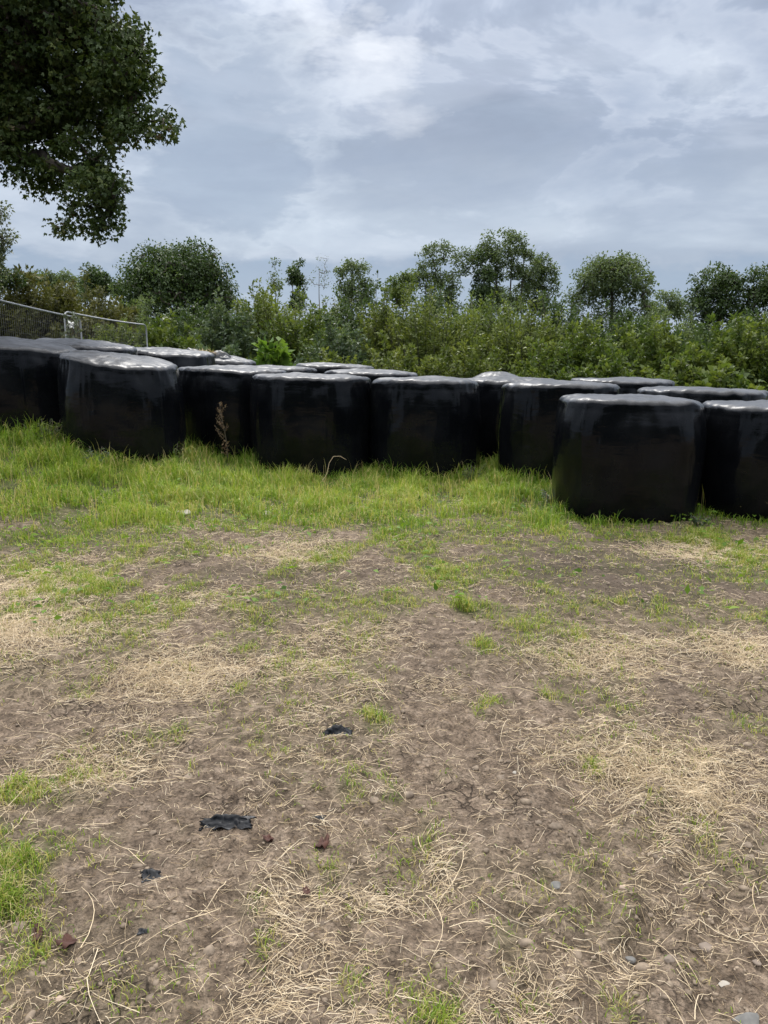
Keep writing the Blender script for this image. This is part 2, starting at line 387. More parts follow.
# ------------------------------------------------------------------ ground sheet (polar, finest in front of the camera)
def make_ground():
    r = [.25]
    while r[-1] < 900:
        q = r[-1]; r.append(q * (1.0058 if q < 13 else 1.035) if q > 1.0 else q + .05)
    r = np.array(r)
    front = np.linspace(R(90 - 46), R(90 + 46), 560)
    back = np.linspace(R(90 + 46), R(360 + 90 - 46), 70)[1:-1]
    th = np.concatenate([front, back]); nr, na = len(r), len(th)
    X = r[:, None] * np.cos(th); Y = r[:, None] * np.sin(th)
    Z = ground(X, Y)
    V = np.stack([X, Y, Z], -1).reshape(-1, 3)
    V = np.concatenate([V, [[0, 0, float(ground(0., 0.))]]])
    idx = np.arange(nr * na).reshape(nr, na)
    nx = np.roll(idx, -1, 1)
    q = np.stack([idx[:-1], idx[1:], nx[1:], nx[:-1]], -1).reshape(-1, 4)
    t = np.stack([np.full(na, nr * na), idx[0], nx[0]], -1)
    x, y = V[:, 0], V[:, 1]
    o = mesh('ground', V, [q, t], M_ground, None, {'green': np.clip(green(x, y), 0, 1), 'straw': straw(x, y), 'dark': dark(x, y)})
    tag(o, kind='structure')
make_ground()

# ------------------------------------------------------------------ bales
BALES = []
def bale(px, Y, W, top, label, tilt=(0, 0), dome=.03, dust=False, seed=0, name='wrapped_bale', sq=2.0):
    x, _, ztop = at(px, top, Y + .25 * W)
    x = at(px, top, Y)[0]
    zb = float(hill(x, Y)) - .05
    H = ztop - zb
    Rr = W / 2 * 1.025
    nth = 330
    th = np.linspace(0, 2 * np.pi, nth, endpoint=False)
    # profile: foot, slightly bulging wall, rounded shoulder, faintly domed top
    sh = .13 + .03 * math.sin(seed * 2.1)
    prof = [(.0, 0), (Rr * .5, 0), (Rr - .10, .0), (Rr - .03, .02), (Rr, .08)]
    top = H - dome; vr = np.random.default_rng(900 + seed); rc = vr.uniform(.07, .11); ins = vr.uniform(.014, .034); sagk = vr.uniform(.004, .022); sagz = vr.uniform(.42, .58); sq = sq + vr.uniform(0, .35)
    for zz in np.linspace(.12, top - rc, 30):
        u = max(0., 1 - (top - rc - zz) / .40)
        prof.append((Rr + .010 * math.sin(np.pi * min(1, zz / H)) - ins * u ** 2.3, zz))
    re_ = prof[-1][0]
    for a in np.linspace(.42, np.pi / 2, 10):
        prof.append((re_ - rc + rc * math.cos(a - .42 * (1 - a / (np.pi / 2))) - .0, top - rc + rc * math.sin(a)))
    sh = Rr - re_ + rc
    for t in np.linspace(.06, .985, 14):
        prof.append(((Rr - sh) * (1 - t), H - dome + dome * (1 - (1 - t) ** 2)))
    prof = np.array(prof); n = len(prof)
    r0, z0 = prof[:, 0][:, None], prof[:, 1][:, None]
    cs, sn = np.cos(th)[None], np.sin(th)[None]
    ex = sq / 2
    ph = vr.uniform(0, np.pi)
    rr = r0 / (np.abs(np.cos(th[None] - ph)) ** (2 * ex) + np.abs(np.sin(th[None] - ph)) ** (2 * ex)) ** (1 / (2 * ex)) / 2 ** (.25 - .5 / (2 * ex)) if sq != 2 else r0 * np.ones_like(cs)
    k = np.clip(r0 / Rr, 0, 1)
    lump = .022 * fbm(cs * 1.6 + seed * 3.1 + 0 * z0, sn * 1.6 + z0 * 1.5, 3, 80 + seed)
    pleat = .006 * fbm(th[None] * 7 / np.pi * 2 + seed, z0 * 1.2, 2, 90 + seed) * (1 + 2.2 * np.exp(-((z0 - H + .12) / .12) ** 2))
    gather = .0045 * fbm(th[None] * 22 / np.pi + seed * 5, z0 * 1.5, 2, 95 + seed) * np.exp(-((z0 - H + .04) / .16) ** 2)
    fr = np.random.default_rng(500 + seed); fold = 0
    for f0 in list(fr.uniform(np.pi * 1.02, np.pi * 1.98, 3)) + [fr.uniform(0, np.pi)]:
        wv = f0 + .05 * fbm(z0 * 1.3 + f0 * 7, z0 * 0, 2, 96); fold = fold + fr.uniform(.003, .009) * np.exp(-((th[None] - wv) / .020) ** 2) * ss(.35 + z0 / H)
    sag = 1 + sagk * np.exp(-((z0 - H * sagz) / (H * .33)) ** 2)
    rr = rr * sag + (lump + pleat + gather + fold) * k
    zz = z0 + k * 0 + ss(z0 / (H * .6)) * (.028 * fbm(cs * rr * 2.2 + seed, sn * rr * 2.2, 3, 120 + seed) + .014 * fbm(cs * rr * 7 + seed, sn * rr * 7, 2, 130 + seed))
    X, Yv = rr * cs, rr * sn
    V = np.stack([X + 0 * zz, Yv + 0 * zz, zz + 0 * X], -1).reshape(-1, 3)
    V = np.concatenate([V[:], [[0, 0, float(zz[-1].mean())]]])
    a, b_ = R(tilt[0]), R(tilt[1])          # lean about y (sideways) and x (to and fro); foot stays on the ground
    V[:, 2] += (-V[:, 0] * math.tan(a) + V[:, 1] * math.tan(b_)) * ss(V[:, 2] / .4)
    idx = np.arange(n * nth).reshape(n, nth); nx = np.roll(idx, -1, 1)
    q = np.stack([idx[:-1], nx[:-1], nx[1:], idx[1:]], -1).reshape(-1, 4)
    t = np.stack([idx[-1], nx[-1], np.full(nth, n * nth)], -1)
    V = V + np.array([x, Y, zb])
    root = bpy.data.objects.new('tmp', None)
    o = mesh(name, V - np.array([x, Y, zb]), [q, t], M_film_dusty if dust else M_film)
    o.location = (x, Y, zb); o.rotation_euler[2] = 0
    tag(o, label, 'bale', 'black wrapped bales stacked in the field')
    BALES.append((x, Y, Rr, zb, H)); print('BALE', label[:40], round(x, 2), Y, 'H', round(H, 2))
    bpy.data.objects.remove(root)
    return o
bale(18, 10.4, 1.52, 340, 'black wrapped bale cut by the left photo edge, in front of the wire fence', (8, 2), seed=1)
bale(120, 9.85, 1.43, 356, 'black wrapped bale leaning right, second from the left in the front row', (7.5, 3.5), seed=2)
bale(232, 11.35, 1.54, 366, 'black wrapped bale with the brown seed stem standing in front of it', (2, .5), seed=3)
bale(312, 10.55, 1.60, 373, 'wide black wrapped bale with an arched dry stem at its foot', (1, -1), seed=4)
bale(425, 10.35, 1.43, 376, 'black wrapped bale in the middle of the front row, right of the widest one', (.5, -1), seed=5, dust=False)
bale(508, 11.6, 1.45, 376, 'black wrapped bale showing only a narrow strip between two front row bales', (0, 0), seed=6)
bale(561, 9.9, 1.46, 380, 'black wrapped bale half hidden behind the left side of the nearest bale', (.5, -1.2), seed=7)
bale(629, 7.70, 1.39, 393, 'nearest and largest looking black wrapped bale standing alone at the front on the right', (1.5, -1.2), seed=8, sq=2.5)
bale(783, 7.75, 1.52, 399, 'black wrapped bale cut by the right photo edge', (1, -1), seed=9)
bale(86, 11.85, 1.45, 341, 'black wrapped bale whose top shows just in front of the fence post', (6, 2.5), seed=10, dust=True)
bale(170, 13.2, 1.45, 349, 'black wrapped bale top lying between the fence end and the torn bale', (4, 3), seed=11, dust=True)
TORN = bale(216, 14.6, 1.45, 354, 'farthest back black wrapped bale on the left, with torn crumpled film on its top', (3, 2), seed=12, dust=True, dome=.08)
bale(272, 12.85, 1.45, 365, 'black wrapped bale top just behind the bale with the seed stem', (1.5, 0), seed=13, dust=True)
bale(335, 14.0, 1.45, 363, 'black wrapped bale far back in the middle below the dense green thicket', (2, 0), seed=14, dust=True)
bale(371, 12.3, 1.45, 369, 'black wrapped bale behind the gap between the widest and the middle bale', (1.5, 0), seed=15, dust=True)
bale(497, 13.1, 1.30, 371, 'black wrapped bale with a dull grey domed top behind the middle of the row', (0, 0), seed=16, dust=True, dome=.22)
bale(622, 11.4, 1.48, 377, 'flat topped black wrapped bale farthest back on the right', (1, -1.2), seed=17, dust=True)
bale(702, 9.45, 1.50, 386, 'black wrapped bale behind the gap between the two nearest bales on the right', (1.5, -1.5), seed=18, dust=True)

# torn film and bared fodder on the damaged bale
def torn():
    x, y, r, zb, H = BALES[11]
    b = Build()
    for (ox, oy, w, h, s) in ((-.38, -.42, .30, .15, 1), (.12, -.48, .26, .11, 2)):
        u = np.linspace(-1, 1, 16); v = np.linspace(0, 1, 9)
        U, Vv = np.meshgrid(u, v)
        X = x + ox + U * w * (.6 + .4 * Vv); Yy = y + oy + Vv * .22 + .05 * fbm(U * 2 + s, Vv * 2, 2, 200 + s)
        Z = zb + H - .05 + h * (1 - U ** 2) * np.sin(Vv * 2.6) + .04 * fbm(U * 3, Vv * 3 + s, 3, 210 + s)
        i = np.arange(16 * 9).reshape(9, 16)
        b.add(np.stack([X, Yy, Z], -1).reshape(-1, 3), np.stack([i[:-1, :-1], i[:-1, 1:], i[1:, 1:], i[1:, :-1]], -1).reshape(-1, 4))
    o = b.make('torn_film', M_film_dusty, None)
    o.data.transform(__import__('mathutils').Matrix.Translation((-x, -y, -zb))); o.parent = TORN
    s = Build(); n = 220
    P = np.stack([x - .12 + rng.normal(0, .14, n), y - .55 + rng.normal(0, .05, n), zb + H - .02 + rng.random(n) * .07], -1)
    D = rdir(n); D[:, 2] = np.abs(D[:, 2]) * .4
    add_leaves(s, P, D, rdir(n, 1), .09, .010, .5 * rng.random(n))
    o = s.make('exposed_fodder', M_straw, None)
    o.data.transform(__import__('mathutils').Matrix.Translation((-x, -y, -zb))); o.parent = TORN
torn()
def in_bale(x, y, grow=0.):
    m = np.zeros(len(x), bool)
    for (a, b, r, _, _) in BALES: m |= (x - a) ** 2 + (y - b) ** 2 < (r - .04 + grow) ** 2
    return m

# ------------------------------------------------------------------ grass, straw, clods (stuff)
def blades(b, x, y, L, Wd, lean, tint, z=None):
    n = len(x)
    z = ground(x, y) - .004 if z is None else z
    az = rng.random(n) * 2 * np.pi
    h = np.stack([np.cos(az), np.sin(az), 0 * az], -1)
    tw = az + np.pi / 2 + rng.normal(0, .5, n)
    s = np.stack([np.cos(tw), np.sin(tw), 0 * az], -1)
    B = np.stack([x, y, z], -1)
    pts = []
    for t in (0, .38, .72, 1.0):
        ln = lean * t ** 1.8
        up = np.cos(np.clip(ln, 0, 1.75) * .9)
        p = B + h * (L * t * np.sin(np.clip(ln, 0, 1.75) * .8))[:, None]
        p[:, 2] += L * t * np.maximum(up, .02)
        pts.append(p)
    ws = (1., .85, .55)
    V = np.stack([pts[0] - s * (Wd * .5)[:, None], pts[0] + s * (Wd * .5)[:, None],
                  pts[1] - s * (Wd * .43)[:, None], pts[1] + s * (Wd * .43)[:, None],
                  pts[2] - s * (Wd * .30)[:, None], pts[2] + s * (Wd * .30)[:, None], pts[3]], 1)
    o = np.arange(n)[:, None] * 7
    q = np.concatenate([o + np.array([0, 1, 3, 2]), o + np.array([2, 3, 5, 4])])
    t = o + np.array([4, 5, 6])
    b.add(V.reshape(-1, 3), q, t, np.repeat(tint, 7))
def scatter(n, rmin, rmax, half=36, power=1.0):
    """random ground points in a wedge in front of the camera, density ~ 1/r^power"""
    u = rng.random(n); e = 2 - power
    r = (rmin ** e + u * (rmax ** e - rmin ** e)) ** (1 / e)
    th = R(90) + (rng.random(n) * 2 - 1) * R(half)
    return r * np.cos(th), r * np.sin(th)
def bale_dist(x, y):
    d = np.full(len(x), 99.)
    for (a, b, r, _, _) in BALES: d = np.minimum(d, np.hypot(x - a, y - b) - r)
    return d
def grass():
    b = Build()
    # long grass
    x, y = scatter(330000, 5.0, 16, 37, .9)
    m = (rng.random(len(x)) < lush(x, y) * (1.0)) & ~in_bale(x, y)
    x, y = x[m], y[m]
    clump = fbm(x * 2.2, y * 2.2, 3, 71); big = fbm(x * .55, y * .55, 2, 73)
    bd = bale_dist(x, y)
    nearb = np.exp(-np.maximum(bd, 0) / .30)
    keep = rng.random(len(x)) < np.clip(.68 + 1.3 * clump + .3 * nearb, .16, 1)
    x, y, clump, big, nearb = x[keep], y[keep], clump[keep], big[keep], nearb[keep]
    n = len(x)
    depth = ss((y - 5.6) / 3.0); left = ss((.3 - x) / 2.5)
    hmod = np.clip(.72 + 1.5 * clump, .25, 1.9)
    right = ss((x - 1.9) / .5)
    hmax = (.05 + .115 * depth + .05 * left * depth) * (1 - .45 * right * ss((8.2 - y) / 1.)) + .055 * nearb * (1 - .5 * right)
    L = hmax * hmod * (.5 + .8 * rng.random(n))
    W = .0030 + .0028 * rng.random(n) + .0006 * np.hypot(x, y) * .6
    lean = .3 + 1.7 * rng.random(n) ** 1.3
    tint = np.clip(.53 + .30 * big + .20 * clump + rng.normal(0, .17, n) - .20 * nearb + .08 * right, 0, .84)  # darker blades beside the bales: their shade painted into the tint
    dry = rng.random(n) < (.08 + .24 * ss(.2 + 2 * fbm(x * .9, y * .9, 2, 75)))
    tint[dry] = .84 + .16 * rng.random(dry.sum())
    blades(b, x, y, L, W, lean, tint)
    # seed stalks
    x, y = scatter(2600, 7.0, 13, 36, .5); m = (rng.random(len(x)) < lush(x, y)) & ~in_bale(x, y); x, y = x[m], y[m]
    n = len(x); blades(b, x, y, .16 + .18 * rng.random(n), np.full(n, .006), .2 + .5 * rng.random(n), .80 + .2 * rng.random(n))
    # fringe of uncut grass along the foot of each bale
    for (a, c, r_, _, _) in BALES:
        if c > 12: continue
        k = 1500 if c > 8.5 else 800; th = rng.uniform(np.pi * .95, np.pi * 2.05, k); rr = r_ + .01 + np.abs(rng.normal(0, .11, k))
        x, y = a + rr * np.cos(th), c + rr * np.sin(th); m = ~in_bale(x, y) & (rng.random(k) < np.clip(.5 + 1.5 * fbm(x * 2.5, y * 2.5, 2, 81), .1, 1)); x, y = x[m], y[m]; k = len(x)
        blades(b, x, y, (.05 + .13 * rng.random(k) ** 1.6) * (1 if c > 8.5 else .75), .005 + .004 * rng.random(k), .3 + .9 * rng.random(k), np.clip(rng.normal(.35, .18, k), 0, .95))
    # short patchy grass on the worn ground
    x, y = scatter(900000, 1.25, 7.4, 37, 1.3)
    g = np.clip(green(x, y) - .55 * lush(x, y), 0, 1)
    cl = fbm(x * 7, y * 7, 3, 79)
    m = (rng.random(len(x)) < g ** 1.2 * np.clip(.55 + 1.7 * cl, .03, 1.25) * .7); x, y, g, cl = x[m], y[m], g[m], cl[m]
    n = len(x)
    L = (.020 + .052 * np.clip(g, 0, 1.2)) * (.5 + .9 * rng.random(n)) * np.clip(.9 + .8 * cl, .5, 1.6)
    W = .0016 + .0014 * rng.random(n) + .0003 * np.hypot(x, y)
    tint = np.clip(.50 + .25 * cl + rng.normal(0, .16, n), 0, .86)
    dry = rng.random(n) < .38
    tint[dry] = .80 + .2 * rng.random(dry.sum())
    blades(b, x, y, L, W, .4 + 1.3 * rng.random(n), tint)
    x, y = scatter(9000, 4.6, 12, 37, .9); m = (rng.random(len(x)) < green(x, y) * np.clip(.3 + 1.8 * fbm(x * 1.8, y * 1.8, 2, 87), 0, 1)) & ~in_bale(x, y); x, y = x[m], y[m]; n = len(x)
    D = rdir(n); D[:, 2] = np.abs(D[:, 2]) * .35; sz = .03 + .05 * rng.random(n)
    add_leaves(b, np.stack([x, y, ground(x, y) + .02 + .05 * rng.random(n)], -1), D, rdir(n, 3.), sz, sz * .5, np.clip(rng.normal(.28, .14, n), 0, .8))
    o = b.make('grass', M_grass, None, True)
    tag(o, 'bright green grass, long in front of the bales and patchy on the bare soil', 'grass', kind='stuff')
    print('GRASS verts', len(o.data.vertices))
grass()

def strands(b, x, y, L, rad, tint, lift, bend, seg=5, sides=3, heading=None):
    n = len(x)
    az = rng.random(n) * 2 * np.pi if heading is None else heading
    k = rng.normal(0, 1, n) * bend
    P = np.zeros((n, seg, 3)); cx, cy = x.copy(), y.copy(); a = az.copy()
    kink = rng.integers(1, seg, n); ka = rng.normal(0, .5, n) * (rng.random(n) < .5)
    for i in range(seg):
        P[:, i, 0], P[:, i, 1] = cx, cy
        cx = cx + np.cos(a) * L / (seg - 1); cy = cy + np.sin(a) * L / (seg - 1); a = a + k / (seg - 1) + np.where(kink == i, ka, 0)
    t = np.linspace(0, 1, seg)[None]
    g = ground(P[:, :, 0], P[:, :, 1])
    tiltz = rng.normal(0, 1, n)[:, None] * (t - .5) * lift[:, None] * 1.2
    P[:, :, 2] = g + rad[:, None] + np.maximum(-.002, lift[:, None] * (np.sin(np.pi * t) * rng.random((n, 1)) + .25) + tiltz)
    T = np.gradient(P, axis=1); T = unit(T)
    X = unit(np.cross(T, np.array([0, 0, 1.]))); Z = np.cross(X, T)
    th = np.arange(sides) * 2 * np.pi / sides
    tap = (1 - .55 * t)[0]
    V = P[:, :, None] + (rad[:, None, None, None] * tap[None, :, None, None]) * (X[:, :, None] * np.cos(th)[None, None, :, None] + Z[:, :, None] * np.sin(th)[None, None, :, None])
    i = np.arange(seg * sides).reshape(seg, sides)
    q = np.stack([i[:-1], np.roll(i[:-1], -1, 1), np.roll(i[1:], -1, 1), i[1:]], -1).reshape(-1, 4)
    Q = (np.arange(n)[:, None, None] * seg * sides + q[None]).reshape(-1, 4)
    b.add(V.reshape(-1, 3), Q, None, np.repeat(tint, seg * sides))
def litter():
    b = Build()
    # long strands
    x, y = scatter(30000, 1.2, 8.5, 37, 1.25); s = straw(x, y)
    m = rng.random(len(x)) < np.clip(s, 0, 1) ** 1.3 * (.26 + .36 * ss((np.hypot(x, y) - 1.6) / 2.2)); x, y = x[m], y[m]; n = len(x)
    r = np.hypot(x, y)
    h = np.where(rng.random(n) < .45, rng.normal(.1, .6, n), rng.random(n) * 6.28)
    strands(b, x, y, .035 + .14 * rng.random(n) ** 2, .00035 + .00045 * rng.random(n) ** 2 + .00013 * r, np.clip(rng.normal(.6, .25, n), 0, 1), .003 + .016 * rng.random(n) ** 2, .5, heading=h)
    # short bits
    x, y = scatter(240000, 1.2, 8.5, 37, 1.3); s = straw(x, y)
    m = rng.random(len(x)) < np.clip(s + .12, 0, 1) ** 1.2 * .75; x, y = x[m], y[m]; n = len(x); r = np.hypot(x, y)
    h = np.where(rng.random(n) < .35, rng.normal(.1, .7, n), rng.random(n) * 6.28)
    strands(b, x, y, .015 + .06 * rng.random(n) ** 1.6, 0.0003 + .0004 * rng.random(n) + .00014 * r, np.clip(rng.normal(.50, .25, n), 0, 1), .002 + .006 * rng.random(n), .5, seg=3, heading=h)
    # thick mats of dry grass in the straw patches
    for (a, c, rx, ry, w) in STRAW:
        if w < .41: continue
        k = int(1250 * w * min(1.6, rx * ry / .09)); x = a + rng.normal(0, .55, k) * rx; y = c + rng.normal(0, .55, k) * ry
        ok = y > 1.2; x, y = x[ok], y[ok]; k = len(x); r = np.hypot(x, y)
        h = np.where(rng.random(k) < .6, rng.normal(.0, .5, k) + a * 2, rng.random(k) * 6.28)
        strands(b, x, y, .025 + .10 * rng.random(k) ** 1.5, .0003 + .0004 * rng.random(k) + .00014 * r, np.clip(rng.normal(.66, .2, k), 0, 1), .006 + .022 * rng.random(k) ** 2, .9, heading=h)
    # a few long pale stalks near the camera
    x, y = scatter(75, 1.25, 3.6, 36, 1.0); n = len(x)
    strands(b, x, y,   .12 + .20 * rng.random(n), .0008 + .0007 * rng.random(n), np.clip(rng.normal(.62, .14, n), 0, 1), .008 + .02 * rng.random(n), .8, seg=7, sides=4)
    o = b.make('straw_litter', M_straw, None, True)
    tag(o, 'pale dry straw strewn over the bare brown soil', 'straw', kind='stuff')
    print('STRAW verts', len(o.data.vertices))
litter()

ICO_V = None
def ico(sub=1):
    import bmesh
    bm = bmesh.new(); bmesh.ops.create_icosphere(bm, subdivisions=sub, radius=1)
    V = np.array([v.co[:] for v in bm.verts]); T = np.array([[v.index for v in f.verts] for f in bm.faces]); bm.free()
    return V, T
def clods():
    V0, T0 = ico(1)
    b = Build(); n = 34000
    x, y = scatter(n, 1.2, 5.5, 37, 1.5)
    m = rng.random(n) < np.clip(.25 + .7 * dark(x, y) + .5 * fbm(x * 3, y * 3, 2, 99), .05, 1) * (1 - np.clip(green(x, y), 0, 1)); x, y = x[m], y[m]; n = len(x)
    s = .0018 + .0075 * rng.random(n) ** 6
    jit = 1 + rng.normal(0, .18, (n, len(V0), 1))
    V = V0[None] * jit * s[:, None, None] * np.stack([.8 + .6 * rng.random(n), .8 + .6 * rng.random(n), .5 + .4 * rng.random(n)], -1)[:, None]
    V = V + np.stack([x, y, ground(x, y) + s * .15], -1)[:, None]
    T = (np.arange(n)[:, None, None] * len(V0) + T0[None]).reshape(-1, 3)
    b.add(V.reshape(-1, 3), None, T)
    V0, T0 = ico(2); n = 5200; x, y = scatter(n, 1.25, 6.5, 37, 1.2)
    m = rng.random(n) < np.clip(.04 + .75 * dark(x, y) + .3 * fbm(x * 2, y * 2, 2, 97), 0, 1) * (1 - np.clip(green(x, y), 0, 1)); x, y = x[m], y[m]; n = len(x)
    s = .005 + .014 * rng.random(n) ** 2.5
    off = rng.random((n, 3)) * 40
    rad = 1 + .45 * fbm(V0[None, :, 0] * 1.6 + off[:, :1], V0[None, :, 1] * 1.6 + V0[None, :, 2] * 1.1 + off[:, 1:2], 2, 98)
    V = V0[None] * rad[..., None] * s[:, None, None] * np.stack([.8 + .7 * rng.random(n), .8 + .7 * rng.random(n), .45 + .3 * rng.random(n)], -1)[:, None]
    V = V + np.stack([x, y, ground(x, y) - s * .05], -1)[:, None]
    b.add(V.reshape(-1, 3), None, (np.arange(n)[:, None, None] * len(V0) + T0[None]).reshape(-1, 3))
    o = b.make('soil_crumbs', M_clod, None, True)
    tag(o, 'loose brown crumbs of soil on the bare ground', 'soil', kind='stuff')
clods()

# ------------------------------------------------------------------ stones, dead leaves, film scraps
def gpt(px, py):
    """ground point under a pixel"""
    d = at(px, py, 1.) - CAM; t = CAM[2] / -d[2]
    for _ in range(40):
        p = CAM + d * t
        t = t + (p[2] - float(ground(p[0], p[1]))) / -d[2] * .8
    return CAM + d * t
def stone(px, py, w, asp, flat, mt, label, seed):
    p = gpt(px, py); V, T = ico(3)
    s = .9 * w * np.linalg.norm(p - CAM) / F / 2
    r = np.random.default_rng(seed)
    for _ in range(11):
        nrm = unit(r.normal(size=3)); d = V @ nrm; k = .42 + .4 * r.random()
        V = V - np.maximum(0, d - k)[:, None] * nrm * .85
    V = V * np.array([s, s * asp, s * flat]); a = r.random() * .8 - .4
    V = V @ np.array([[math.cos(a), math.sin(a), 0], [-math.sin(a), math.cos(a), 0], [0, 0, 1]])
    o = mesh('stone', V, [T], mt); o.location = (p[0], p[1], p[2] - s * flat * .15)
    tag(o, label, 'stone', 'stones lying on the worn ground')
stone(629, 959, 13, .8, .55, M_stone_blue, 'smooth blue grey pebble on bare soil near the bottom right', 1)
stone(672, 959, 15, .7, .55, M_stone_tan, 'brown stone just right of the smooth blue grey pebble', 2)
stone(706, 946, 16, .9, .5, M_stone_tan, 'slanted brown stone on the tyre ridges above the brown stone', 3)
stone(556, 886, 18, .7, .45, M_stone_blue, 'flat dark grey stone beside a long pale stalk', 4)
stone(622, 888, 9, .9, .7, M_stone_pink, 'small pale upright stone right of the flat dark grey stone', 5)
stone(748, 1021, 30, .7, .45, M_stone_blue, 'large flat grey stone cut by the bottom edge', 6)
stone(724, 985, 13, .7, .5, M_stone_pale, 'pale stone half buried above the large flat grey stone', 7)
stone(61, 999, 11, .8, .5, M_stone_pink, 'small pinkish pale stone in the bottom left corner', 8)
stone(264, 514, 20, 1.2, .38, M_stone_pale, 'whitish stone in the green grass, right one of two', 9)
stone(184, 513, 22, 1.2, .38, M_stone_pale, 'whitish stone in the green grass, left one of two', 10)
stone(514, 772, 7, .8, .6, M_stone_pale, 'tiny white pebble on bare soil in the middle of the picture', 11)
stone(545, 920, 14, .8, .5, M_stone_tan, 'dark brown stone at the edge of the small grass clump', 12)
stone(704, 782, 9, .8, .6, M_stone_tan, 'small brown stone in the dry straw on the right', 13)
stone(757, 962, 9, .8, .6, M_stone_tan, 'small brown stone near the right edge above the half buried pale stone', 14)

def dead_leaf(px, py, w, label, seed):
    p = gpt(px, py); s = .75 * w * np.linalg.norm(p - CAM) / F
    r = np.random.default_rng(seed); n = 14
    th = np.linspace(0, 2 * np.pi, n, endpoint=False); rad = .5 * (1 + .10 * np.cos(2 * th + .5) + .09 * r.normal(size=n))
    X = np.concatenate([[0], rad * np.cos(th), .5 * rad * np.cos(th)]); Yv = np.concatenate([[0], .6 * rad * np.sin(th), .3 * rad * np.sin(th)])
    Z = .35 * X ** 2 + .12 * r.normal(size=len(X)) * (np.hypot(X, Yv) > .1) + .1
    V = np.stack([X, Yv, Z], -1) * s
    i = np.arange(n); q = np.stack([1 + n + i, 1 + i, 1 + (i + 1) % n, 1 + n + (i + 1) % n], -1); t = np.stack([0 * i, 1 + n + i, 1 + n + (i + 1) % n], -1)
    V2 = V - np.array([0, 0, .0012]); k = len(V)
    rim = np.stack([1 + i, 1 + k + i, 1 + k + (i + 1) % n, 1 + (i + 1) % n], -1)
    o = mesh('dead_leaf', np.concatenate([V, V2]), [np.concatenate([q, q[:, ::-1] + k, rim]), np.concatenate([t, t[:, ::-1] + k])], M_deadleaf)
    o.location = (p[0], p[1], p[2] + .004); o.rotation_euler = (0, 0, r.random() * 6)
    tag(o, label, 'leaf', 'dead red brown leaves on the soil')
dead_leaf(37, 938, 22, 'curled red brown dead leaf below the big left grass tuft', 1)
dead_leaf(66, 945, 24, 'dark red dead leaf right of the curled one near the left edge', 2)
dead_leaf(268, 841, 16, 'dark red dead leaf right of the largest black film scrap', 3)
dead_leaf(322, 846, 22, 'broad dark red dead leaf among the straw in the middle foreground', 4)
dead_leaf(306, 893, 16, 'small reddish dead leaf below the broad one', 5)

def scrap(px, py, w, hgt, label, seed, asp=.55):
    p = gpt(px, py); s = .85 * w * np.linalg.norm(p - CAM) / F / 2
    nu, nv = 40, 26; u = np.linspace(-1, 1, nu); v = np.linspace(-1, 1, nv); U, Vv = np.meshgrid(u, v)
    edge = 1 + .42 * fbm(U * 2.2 + seed, Vv * 3.2, 3, 300 + seed)
    X = U * s * edge; Y = Vv * s * asp * (1 + .35 * fbm(U * 2, Vv + seed, 2, 310 + seed))
    ridge = np.exp(-((Vv - .3 * np.sin(U * 3 + seed)) / .45) ** 2) * (1 - U ** 2)
    Z = s * hgt * (.10 + ridge * .9) + s * .30 * np.abs(fbm(U * 1.5 + seed, Vv * 1.2, 3, 320 + seed)) * (1 - .5 * U ** 2)
    V = np.stack([X, Y, Z], -1).reshape(-1, 3); k = len(V); i = np.arange(k).reshape(nv, nu)
    q = np.stack([i[:-1, :-1], i[:-1, 1:], i[1:, 1:], i[1:, :-1]], -1).reshape(-1, 4)
    rimi = np.concatenate([i[0, :-1], i[:-1, -1], i[-1, :0:-1], i[:0:-1, 0]]); nx = np.roll(rimi, -1)
    rim = np.stack([rimi, rimi + k, nx + k, nx], -1)
    V2 = V * np.array([1, 1, 1]) - np.array([0, 0, .003])
    o = mesh('film_scrap', np.concatenate([V, V2]), [np.concatenate([q, q[:, ::-1] + k, rim])], M_scrap)
    o.location = (p[0], p[1], p[2] - .10 * s); o.rotation_euler = (0, 0, (seed * .37) % .6 - .1)
    tag(o, label, 'plastic scrap', 'torn bits of black bale film')
scrap(336, 733, 34, .55, 'crumpled scrap of black film in the middle, left of the bright grass tuft', 1)
scrap(226, 822, 54, .34, 'largest flat scrap of black film half trodden in the soil', 2, .42)
scrap(151, 874, 20, .6, 'small scrap of black film left of and below the largest one', 3, 1.0)
scrap(144, 930, 12, .4, 'tiny scrap of black film on the cracked soil at the lower left', 4, .8)
scrap(318, 817, 14, .3, 'thin dark scrap of film between the grass patch and the largest scrap', 5, .7)

